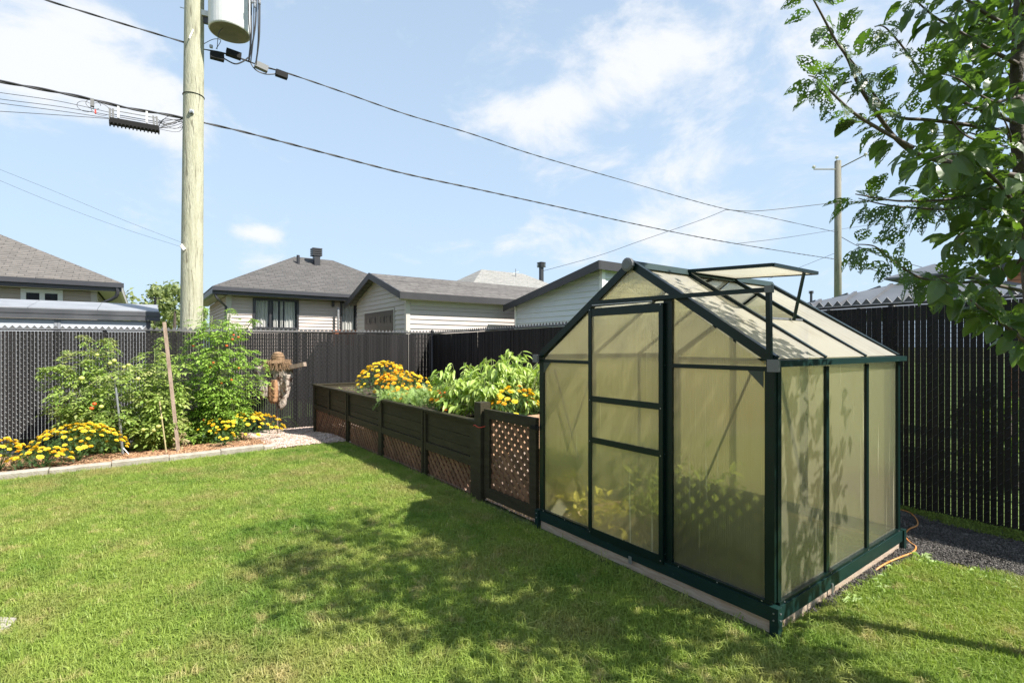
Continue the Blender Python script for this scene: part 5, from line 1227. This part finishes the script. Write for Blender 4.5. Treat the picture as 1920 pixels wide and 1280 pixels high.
b = MB()
for i in range(480):
    c = G(random.uniform(.85, 1.72), 1.15+random.gauss(0,.22), .02+abs(random.gauss(0,.16)))
    if 0.1 < PQ(c)[1] < 1.68: leaf_faces(b, c, rv()+Z*.6, Z+rv(.4), random.uniform(.06,.13), .05)
b.build('added_greenery', M['lf_pep'], None, label='bright green foliage added inside the greenhouse, standing in for lawn mirrored in the panes', category='added_greenery', kind='stuff')  # leaves added for the green blur of reflected lawn low in the panes
# ================================================================== SCARECROW
sc_b = pt(521, 812, 9.35); sc_b.z = gz(8.9); Ys = 9.35
sc = thing('scarecrow', sc_b, 'scarecrow with straw hat and ragged burlap on a thin pole', 'scarecrow')
MB().tube([sc_b-Z*.1, pt(519,745,Ys), pt(518,672,Ys)], .013, 8).build('pole', M['old_wood'], sc)
aL, aR = pt(482,702,Ys+.1), pt(572,682.5,Ys-.14)
MB().bar(aL, aR, .075, .085, Z).build('arm_beam', M['old_wood'], sc)
def rag(outline, Y, m, seed, thick=.02, nx_=12, ny_=16, belly=.06):
    """cloth hanging as a sheet with folds and frayed foot; outline: list of (v, u_left, u_right)"""
    r = random.Random(seed); b = MB(); rows = []
    vs_ = [outline[0][0] + (outline[-1][0]-outline[0][0])*j/ny_ for j in range(ny_+1)]
    for v in vs_:
        k_ = 0
        while k_ < len(outline)-2 and outline[k_+1][0] < v: k_ += 1
        a, c = outline[k_], outline[k_+1]; t = (v-a[0])/(c[0]-a[0]); uL = a[1]+(c[1]-a[1])*t; uR = a[2]+(c[2]-a[2])*t
        rows.append([pt(uL+(uR-uL)*i/nx_ + r.uniform(-.5,.5), v + (r.uniform(-2,5) if v == vs_[-1] else 0), Y - belly*math.sin(math.pi*i/nx_) + .018*math.sin(i*1.7+seed) + r.uniform(-.006,.006)) for i in range(nx_+1)])
    for row in rows: b.v += row
    for j in range(ny_):
        for i in range(nx_): o_ = j*(nx_+1)+i; b.f.append((o_, o_+1, o_+nx_+2, o_+nx_+1))
    o = b.build('rag', m, sc, smooth=True); md = o.modifiers.new('thickness', 'SOLIDIFY'); md.thickness = .012; return o
rag([(686,478,550),(702,481,550),(720,486,546),(744,488,541)], Ys-.02, M['bark_cloth'], 1)
rag([(688,474,500),(715,482,503),(742,485,505)], Ys-.06, M['bark_cloth'], 2, nx_=6)
rag([(720,516,537),(740,519,538),(758,522,536),(766,524,530)], Ys-.03, M['bark_cloth'], 3, nx_=6)
rag([(712,509,519),(728,503,522),(742,503,521),(753,505,519)], Ys-.085, M['bark_orange'], 4, nx_=6)
rag([(702,531,544),(718,530,542),(732,533,540)], Ys-.09, M['bark_cloth'], 5, nx_=5)
hat = B('straw_hat', M['straw'], sc, lambda b: b.lathe(pt(521,676,Ys-.04), [(.20,-.05),(.17,-.015),(.115,.0),(.112,.03),(.108,.065),(.100,.10),(.082,.135),(.05,.158),(.01,.165)], 26, jit=.03), smooth=True)
b = MB()
for i in range(420):
    a = random.uniform(0,6.283); r_ = random.uniform(.10,.22); c = pt(521,675,Ys-.04)+Vector((math.cos(a)*r_, math.sin(a)*r_, random.uniform(-.03,.02))); d = Vector((math.cos(a)*.25,math.sin(a)*.25,-1))+rv(.35)
    b.tube([c, c+d.normalized()*random.uniform(.06,.20)], .003, 4)
b.build('straw_fringe', M['straw'], hat, kind='stuff')
for k_ in range(5):
    zz = .02+.028*k_; rr = .112-.012*max(0,k_-2)
    b = MB(); b.tube([pt(521,676,Ys-.04)+Vector((math.cos(t)*(rr+.003), math.sin(t)*(rr+.003), zz)) for t in np.linspace(0,6.283,22)], .006, 5); b.build('hat_cord', M['straw'], hat, smooth=True)
b = MB()
for i in range(16): 
    c = G(9.25+random.gauss(0,.05), -.75+random.gauss(0,.35), gz(9.2)); leaf_faces(b, c, Vector((random.gauss(0,.6),random.gauss(0,.3),1)), rv(), random.uniform(.08,.16), .012, .6)
b.tube(smooth_path([pt(560,800,9.7), pt(545,781,9.6), pt(520,787,9.5)], 5), .003, 4); b.tube([pt(562,803,9.6), pt(543,782,9.7)], .003, 4); b.tube([pt(555,802,9.6), pt(533,786,9.7)], .003, 4)
b.build('fence_weeds', M['lf_herb'], None, label='thin weeds growing at the fence foot beside the scarecrow', category='weeds', kind='stuff')

# ================================================================== UTILITY POLES AND CABLES
PY = 9.6; pole_b = pt(357.5, 700, PY); pole_b.z = -.3
def pole_x(z): return pole_b.x + (z+.3)*.0085
def pole_p(z, Y=PY): return Vector((pole_x(z), Y, z))
up = thing('utility_pole', pole_b, 'tall pale green utility pole behind the back fence', 'utility pole', 'utility poles')
zz = np.linspace(-.5, 9.5, 22); b = MB(); b.tube([pole_p(z) for z in zz], [.197-.0042*(z+.5) for z in zz], 28); b.build('shaft', M['pole'], up, smooth=True)
b = MB(); zb2 = CAMH+(VH-172)/F*(PY-.18); b.tube([pole_p(zb2)+Vector((math.cos(t)*.176, math.sin(t)*.176, .0)) for t in np.linspace(0,6.283,30)], .007, 5); b.build('band', M['black_plastic'], up)
def onpole(u, v, r_=.17): return pt(u, v, PY-r_)
B('bolt_plate', M['galv'], up, lambda b: b.box(*(lambda a: (a[0]-.02, a[0]+.02, a[1]-.035, a[1]+.035))(PQ(onpole(359.5,210,.175))), onpole(359,213).z, onpole(359,206).z).lathe(onpole(360,210,.19), [(.018,-.02),(.018,.02)], 8, Vector((0,-1,0))))
B('peg', M['galv'], up, lambda b: b.tube([onpole(362,56,.16), onpole(355,72,.24)], .010, 6).tube([pole_p(CAMH+(VH-17)/F*PY)-Vector((.15,0,0)), pole_p(CAMH+(VH-14)/F*PY)-Vector((.27,0,0))], .008, 5))
ins = onpole(346,464,.14)
B('insulator', M['porcelain'], up, lambda b: b.tube([ins+Vector((-.04,-.02,.05)), ins+Vector((.0,-.05,.0)), ins+Vector((.05,-.05,-.05))], .022, 8).tube([ins+Vector((-.05,-.04,.02)), ins+Vector((.05,-.09,-.075))], .017, 8))
for (u, v) in ((370,421),(347,275),(372,250),(349,400),(373,395),(350,345)): B('knot', M['pole_far'], up, lambda b: b.box(*(lambda a: (a[0]-.01, a[0]+.012, a[1]-.022, a[1]+.022))(PQ(onpole(u,v,.158))), onpole(u,v+2.5).z, onpole(u,v-2.5).z)) if abs(u-360) < 9 else None
# transformer can
TY = 9.72; tcn = pt(431, 60, TY); zbt = CAMH + (VH-62)/F*TY
tf = thing('transformer', Vector((tcn.x, TY, zbt)), 'light grey cylindrical transformer hung on the pole top', 'transformer')
MB().lathe(Vector((tcn.x,TY,zbt)), [(.352,.0),(.362,.02),(.362,1.25),(.31,1.32)], 40).build('tank', M['white_paint'], tf, smooth=False)
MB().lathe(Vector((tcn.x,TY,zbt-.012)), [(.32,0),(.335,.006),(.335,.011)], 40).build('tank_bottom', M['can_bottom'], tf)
bkz = zbt+.30
MB().bar(Vector((tcn.x-.31,TY-.04,bkz)), Vector((pole_x(bkz)+.12,9.6,bkz)), .10, .10).build('bracket', M['white_paint'], tf); MB().bar(Vector((tcn.x-.33,TY-.05,bkz-.12)), Vector((tcn.x-.47,TY-.08,bkz-.10)), .06, .12).build('bracket', M['dark_metal'], tf)
MB().tube(smooth_path([Vector((tcn.x-.05,TY-.15,zbt)), Vector((tcn.x-.10,TY-.2,zbt-.14)), pt(407,93,9.6)], 4), .006, 5).build('ground_wire', M['cable'], tf)
# tank smooth shading with sharp rims
leadx = [(466,0,468,112),(471,0,467,108),(476,-4,470,118),(480,0,466,116),(484,-2,480,122),(487,4,480,118)]
ld = thing('transformer_leads', pt(475,60,9.55), 'black leads hanging down beside the transformer', 'cable')
for i,(u0,v0,u1,v1) in enumerate(leadx):
    MB().tube(smooth_path([pt(u0,v0-60,9.55), pt(u0,v0+30,9.55), pt((u0+u1)/2+2,(v0+v1)/2+15,9.55), pt(u1,v1,9.6)], 5), .014 if i%2 else .010, 6).build('lead', M['cable'], ld, smooth=True)
B('clamp', M['galv'], ld, lambda b: [b.lathe(pt(u,v,9.5), [(.02,0),(.024,.03),(.02,.06),(.024,.09),(.015,.12)], 8) for u, v in ((473,6),(478,14),(487,8))])
def line_pt(u, v, off=0.):
    """point of the cable run (vertical plane through both poles, along V) seen at this pixel"""
    A = Vector((pole_x(6)+off*U.x, PY+off*U.y, 0)); k_ = (u-960)/F; s = (k_*A.y-A.x)/(V.x-k_*V.y); P = A+V*s; return pt(u, v, P.y)
def wire(label, pts, r, m=None, strands=1, cat='cable', name='power_cable', off=0., group='overhead cables'):
    P = smooth_path([line_pt(u, v, off) if len(x_ := (u, v)) == 2 else 0 for u, v in pts], 12)
    b = MB()
    for s_ in range(strands):
        if strands == 1: Q_ = P
        else:
            Q_ = []
            acc = 0
            for i, p in enumerate(P):
                if i: acc += (p-P[i-1]).length
                t = acc*2*math.pi/.9 + s_*math.pi*2/strands; Q_.append(p + U*math.cos(t)*r*.75 + Z*math.sin(t)*r*.75)
        b.tube(Q_, r, 5)
    return b.build(name, m or M['cable'], None, smooth=True, label=label, category=cat, group=group, loc=P[0])
def split_wire(*a, **k): return wire(*a, **k)
wa = wire('upper twisted power cable crossing left of the pole to the top left', [(60,-12),(85,0),(155,22),(230,45),(300,66),(346,80)], .010, strands=2)
wb = wire('upper twisted power cable running from the transformer to the far pole', [(378,92),(430,103),(490,124),(540,138),(640,172),(760,214),(880,250),(1000,290),(1160,336),(1340,387),(1430,405),(1567,435)], .010, strands=2)
wc = wire('lower thick telephone cable left of the pole', [(-40,143),(0,153),(80,168),(155,183),(240,203),(300,213),(346,222)], .016, strands=2)
wd2 = wire('lower thick telephone cable from the near pole to the far pole', [(380,230),(450,246),(540,269),(620,290),(760,326),(900,356),(1060,391),(1200,422),(1340,450),(1480,473),(1567,486)], .013, strands=2)
for i, (o_, pts) in enumerate(((.0,[(-40,168),(0,174),(110,190),(205,211)]), (.1,[(-40,178),(0,186),(110,200),(205,216)]), (.05,[(-40,188),(0,194),(110,208),(205,222)]), (.0,[(-40,207),(0,209),(110,216),(205,223)]))):
    wire(('topmost','second','third','lowest')[i]+' of the four thin telephone wires reaching the splice case', pts, .005, off=o_, group='thin telephone wires left of the pole')
spl = line_pt(250, 225)
se = thing('splice_enclosure', spl, 'black cable splice case hanging under the telephone cable', 'splice case')
e0, e1 = line_pt(206,227), line_pt(298,243)
MB().bar(e0, e1, .16, .085, U).build('case', M['black_plastic'], se)
b = MB()
for i in range(14):
    t = i/13; b.bar(e0.lerp(e1,t)-Z*.03, e0.lerp(e1,t)-Z*.065, .02, .17, V)
b.build('rib', M['black_plastic'], se)
f0, f1 = line_pt(206,206), line_pt(296,222)
for i in range(4): MB().tube([f0.lerp(e0, i/4)+U*(.05*(i%2)), f1.lerp(e1, i/4)+U*(.05*(i%2))], .008, 5).build('rod', M['galv'], se)
for t in (.0,.06,.9,.97): MB().bar(f0.lerp(f1,t)+Z*.03, e0.lerp(e1,t), .02, .03, U).build('hanger', M['cap_grey'], se)
for t in (.17,.76): MB().bar(f0.lerp(f1,t)+Z*.10, f0.lerp(f1,t)-Z*.12, .035, .03, U).build('strap', M['white_paint'], se)
b = MB()
for i in range(16):
    a = f1.lerp(e1, random.random()); c = pole_p(CAMH+(VH-random.uniform(218,232))/F*PY)-Vector((.17,0,0)); m_ = a.lerp(c, random.uniform(.3,.7))+rv(.10)-Z*random.uniform(-.02,.12)
    b.tube(smooth_path([a, m_, c], 5), .0045, 4)
b.build('loose_wires', M['cable'], se)
tg = line_pt(179,210); B('tag', M['red_plastic'], se, lambda b: b.bar(tg+Z*.03, tg-Z*.03, .05, .02, U)); B('junction', M['cap_grey'], se, lambda b: b.bar(line_pt(173,186), line_pt(173,200), .07, .05, U))
b = MB()
for (u, v, r_) in ((160,200,.11),(188,205,.13),(175,196,.10)):
    c = line_pt(u, v); b.tube([c+V*math.cos(t)*r_+Z*math.sin(t)*r_*.8 for t in np.linspace(0,5.6,18)], .004, 4)
b.build('wire_loop', M['cable'], se)
cx_ = thing('cable_splices', line_pt(450,110), 'black splice covers on the upper cable beside the transformer', 'cable splices')
for (u0,v0,u1,v1,mm) in ((394,103,420,110,'black_plastic'),(424,97,452,107,'black_plastic'),(478,120,502,131,'cap_grey'),(517,136,539,144,'black_plastic')):
    MB().bar(line_pt(u0,v0,-.15), line_pt(u1,v1,-.15), .11, .115, U).build('splice_cover', M[mm], cx_)
MB().tube(smooth_path([line_pt(420,110,-.15), line_pt(440,120,-.15), line_pt(455,116,-.15), line_pt(466,108,-.15)], 5), .013, 6).build('jumper', M['cable'], cx_)
MB().tube(smooth_path([line_pt(467,112,-.15), line_pt(478,130,-.15), line_pt(497,139,-.15), line_pt(517,139,-.15)], 5), .013, 6).build('jumper', M['cable'], cx_)
MB().tube(smooth_path([line_pt(380,84,-.05), line_pt(400,74,-.1), line_pt(414,76,-.1), line_pt(405,92,-.1)], 5), .006, 5).build('jumper', M['cable'], cx_)
B('clamp', M['galv'], cx_, lambda b: b.lathe(line_pt(396,90,-.12), [(.03,0),(.03,.05)], 8))
# far pole
FP = line_pt(1571, 600); FY = FP.y
fp = thing('utility_pole', Vector((FP.x, FY, 0)), 'distant grey utility pole with three insulators', 'utility pole', 'utility poles')
ztp = CAMH+(VH-302)/F*FY
MB().tube([Vector((FP.x,FY,-.3)), Vector((FP.x,FY,ztp))], [.19,.155], 14).build('shaft', M['pole_far'], fp, smooth=True)
MB().bar(pt(1566,317.5,FY-.1), pt(1527,317.5,FY-.5), .05, .05).build('crossarm', M['pole_far'], fp); MB().bar(pt(1577,314,FY-.1), pt(1622,291,FY-.5), .05, .05).build('crossarm', M['pole_far'], fp)
for (u, v, Y) in ((1526,311,FY-.5),(1569,293,FY-.1),(1623,287,FY-.5)):
    P = pt(u, v+8, Y); MB().tube([P-Z*.0, P+Z*.15], .022, 6).lathe(P+Z*.10, [(.03,0),(.10,.03),(.06,.07),(.09,.09),(.04,.14)], 10).build('insulator', M['porcelain'], fp)
def free(label, P, r, group='service wires', m=None):
    return MB().tube(smooth_path(P, 10), r, 5).build('service_wire', m or M['cable'], None, smooth=True, label=label, category='cable', group=group, loc=P[0])
jn = line_pt(1362, 393)
free('service wire rising right from the cable junction past the far pole', [jn, pt(1410,396,24), pt(1470,391,25), pt(1567,380,26.5), pt(1640,374,26.5), pt(1740,355,26)], .016)
free('service wire dropping left from the cable junction to a roof', [jn, pt(1310,414,25), pt(1200,452,26.5), pt(1120,480,27.5), pt(1018,508,29)], .011)
free('thin wire between the lower cable and the right side, behind the far pole', [pt(1380,457,22), pt(1470,446,25), pt(1567,431,30), pt(1700,411,30), pt(1900,372,30)], .011)
free('thin wire descending from the far pole to the greenhouse vent side', [pt(1567,474,27), pt(1490,505,27), pt(1440,523,27)], .010)
free('upper cable continuing right and down from the far pole behind the tree', [pt(1575,443,27), pt(1610,462,27.5), pt(1660,482,28), pt(1800,520,29)], .018)
free('lower cable continuing right and down from the far pole to the gazebo', [pt(1575,490,27), pt(1640,507,27.5), pt(1700,527,28), pt(1800,552,29)], .022)
free('lowest faint wire crossing behind the far pole', [pt(1560,558,30), pt(1640,546,30), pt(1720,530,30)], .011)
free('upper of two thin wires reaching the porcelain insulator from the left', [pt(-30,306,8.2), pt(100,358,8.6), pt(230,412,9.1), pt(344,456,9.45)], .0022)
free('lower of two thin wires reaching the porcelain insulator from the left', [pt(-30,326,8.2), pt(100,380,8.6), pt(230,428,9.1), pt(344,464,9.45)], .0022)

# ================================================================== PLUM TREE
def hole_leaf(seed, holes, w_=.60):
    """toothed oval leaf with bites eaten out of it"""
    r = random.Random(seed); nu, nv = (12, 8) if holes == 0 else (18, 12); b = MB(); off = r.uniform(0,50); bend = r.uniform(.3,.9); idx = {}
    for i in range(nu+1):
        t = i/nu; ww = w_*.5*(math.sin(math.pi*t**.85)**.8 if 0 < t < 1 else 0.0)
        for j in range(nv+1):
            s = (j/nv*2-1); ed = 1+ (.07*math.sin(i*2.6+j) if j in (0,nv) else 0)
            idx[(i,j)] = len(b.v); b.v.append(Vector((t + (.10), s*ww*ed, -bend*t*t*.35 + abs(s)*ww*.35 + .012*math.sin(i*2.1+seed)*abs(s))))
    for i in range(nu):
        for j in range(nv):
            if holes > 0:
                vn = mnoise.noise(Vector(((i+.5)*.9+off, (j+.5)*.9, seed*1.3)))
                if j not in (nv//2-1, nv//2) and r.random() < holes*(.55+1.1*vn) + (.12*holes if 0 < i < nu-1 else 0): continue
                if j in (nv//2-1, nv//2) and r.random() < holes*.35: continue
            b.f.append((idx[(i,j)], idx[(i+1,j)], idx[(i+1,j+1)], idx[(i,j+1)]))
    b.add([(0,-.006,0),(0,.006,0),(.12,.006,.004),(.12,-.006,.004)], [(0,1,2,3)])
    return b.mesh('leaf', M['lf_tree'], smooth=True)
LF = [hole_leaf(i, 0) for i in range(4)] + [hole_leaf(10+i, .22) for i in range(3)]
LH = [hole_leaf(30+i, .42) for i in range(6)]
tree_base = Vector((2.46, 2.26, 0))
tree = thing('plum_tree', tree_base, 'young plum tree with holed leaves reaching in from the right', 'tree')
TP = [Vector((2.47,2.30,-.1)), Vector((2.44,2.29,.6)), Vector((2.38,2.27,1.3)), pt(1922,400,2.24), pt(1906,200,2.22), pt(1912,0,2.2), Vector((2.20,2.15,3.8)), Vector((2.15,2.1,4.6))]
MB().tube(smooth_path(TP, 5), [.045-.034*i/(5*7) for i in range(5*7+1)], 10).build('trunk', M['bark'], tree, smooth=True)
BR = [  # (pixel path, depth start, depth end, radius, leaf character)
 ([(1906,330),(1800,310),(1720,289),(1679,259),(1645,214),(1611,161),(1589,109),(1566,75),(1536,19),(1520,-10)], 2.2, 1.75, .012, 1),
 ([(1905,250),(1820,235),(1739,225),(1690,221),(1660,202),(1630,165),(1607,127),(1570,82)], 2.25, 1.85, .009, 1),
 ([(1712,277),(1645,240),(1596,208),(1547,161),(1529,146),(1516,142)], 1.92, 1.78, .008, 1),
 ([(1904,230),(1829,202),(1787,182),(1754,161),(1720,127),(1694,90),(1660,52),(1640,50)], 2.2, 1.95, .009, 1),
 ([(1908,370),(1859,352),(1810,368),(1765,375),(1700,377),(1667,375),(1604,364)], 2.2, 1.8, .009, 1),
 ([(1910,400),(1855,380),(1780,392),(1720,390),(1660,384),(1610,372)], 2.25, 1.85, .008, 1),
 ([(1915,545),(1837,529),(1790,530),(1731,522),(1700,507),(1669,485),(1640,462),(1606,458)], 2.2, 1.8, .008, 1),
 ([(1960,670),(1919,638),(1869,597),(1837,576),(1794,541),(1760,520)], 2.1, 1.9, .009, 0),
 ([(1907,120),(1850,90),(1800,60),(1750,30),(1700,-15)], 2.2, 2.0, .010, 0),
 ([(1908,60),(1840,20),(1790,-20),(1740,-70)], 2.2, 2.1, .010, 0),
 ([(1910,180),(1860,190),(1800,150),(1770,140)], 2.15, 1.8, .007, 0),
 ([(1912,450),(1870,440),(1820,430),(1790,450)], 2.2, 1.9, .008, 0),
 ([(1915,400),(1860,330),(1800,290),(1740,300)], 2.1, 1.7, .008, 0),
]
tl = []                                             # (pos, dir, length, holed)
tw = MB()
for (px, y0, y1, r_, hol) in BR:
    n_ = len(px)-1; P = smooth_path([pt(u, v, y0+(y1-y0)*i/n_) for i, (u, v) in enumerate(px)], 6)
    MB().tube(P, [r_*(1-.82*i/len(P)) for i in range(len(P))], 6).build('limb', M['twig'], tree, smooth=True)
    for j in range(2, len(P)):
        dirn = (P[min(j+1,len(P)-1)]-P[j-1]).normalized()
        prog = j/len(P)
        for _ in range(1 if hol else 2):
            if hol and random.random() < (.12 if prog > .4 else 0): continue
            o_ = rv(); o_ = (o_-dirn*o_.dot(dirn)).normalized()
            d = (dirn*random.uniform(.0,.6) + o_*.8 - Z*random.uniform(.1,.7)).normalized()
            q_ = P[j] + d*random.uniform(.0,.02)
            tl.append((q_, d, random.uniform(.075,.105) if hol else random.uniform(.07,.10), 1 if (hol and prog > .35) else 0))
# inner crown volume
lb = [(-400,1640),(-60,1690),(0,1700),(60,1725),(110,1765),(150,1800),(190,1790),(240,1735),(290,1705),(350,1700),(390,1735),(430,1790),(470,1835),(520,1800),(560,1775),(600,1815),(640,1875),(700,1895),(760,2000)]
def left_bound(v): return float(np.interp(v, [a for a, _ in lb], [b_ for _, b_ in lb]))
vols = [(Vector((2.12,2.12,2.25)), Vector((.58,.68,.60)), 430), (Vector((2.1,2.05,2.9)), Vector((.62,.80,.6)), 420), (Vector((2.2,2.0,3.6)), Vector((.85,1.0,.6)), 380), (Vector((2.2,2.1,4.2)), Vector((.7,.8,.5)), 300), (Vector((2.5,2.3,1.7)), Vector((.60,.6,.45)), 240), (Vector((2.45,1.45,2.4)), Vector((.65,.55,.6)), 270), (Vector((2.9,1.15,3.2)), Vector((.6,.6,.6)), 190), (Vector((2.62,1.75,1.45)), Vector((.32,.35,.5)), 130)]
for (c, s, n_) in vols:
    k_ = 0; tries = 0
    while k_ < n_ and tries < n_*30:
        tries += 1
        a = rv(random.random()**.42); p = c + Vector((a.x*s.x, a.y*s.y, a.z*s.z))
        u = 960+F*p.x/p.y; v = VH-F*(p.z-CAMH)/p.y
        if p.y < .6 or (p.y < 1.6 and u < 1990) or u < left_bound(v)+random.uniform(0,40): continue
        if mnoise.noise(p*2.3) < (-.10 if p.z < 3.0 else -.02): continue
        d = Vector((a.x*.6, a.y*.6, 0)) + rv(.8) - Z*.45
        tl.append((p, d.normalized(), random.uniform(.070,.105), 0)); k_ += 1
        if k_ % 7 == 0:
            q_ = p + Vector((2.25-p.x, 2.2-p.y, -.1))*random.uniform(.25,.5); tw.tube(smooth_path([p, p.lerp(q_,.5)+rv(.02), q_], 3), [.002,.002,.003,.003,.004,.004,.005], 4)
tw.build('twigs', M['twig'], tree, kind='stuff')
def inframe(p):
    u = 960+F*p.x/p.y; v = VH-F*(p.z-CAMH)/p.y; return -20 < u < 1935 and -20 < v < 1300
tl.sort(key=lambda x: (not inframe(x[0]), x[0].y))
loose = MB(); cnt = 0
for i, (p, d, l, hl) in enumerate(tl):
    me = random.choice(LH) if hl else random.choice(LF); e = rot_to(d, (Z+rv(.55)))
    if cnt < 298 and inframe(p): link('leaf', me, tree, p-tree_base, e, (l,l,l)); cnt += 1
    else:
        mt_ = e.to_matrix(); o_ = len(loose.v); loose.v += [p + mt_ @ (Vector(v.co)*l) for v in me.vertices]; loose.f += [tuple(k_+o_ for k_ in q_.vertices) for q_ in me.polygons]
loose.build('foliage', M['lf_tree'], tree, smooth=True, kind='stuff')
print('tree leaves', len(tl), 'objects', len(bpy.data.objects))
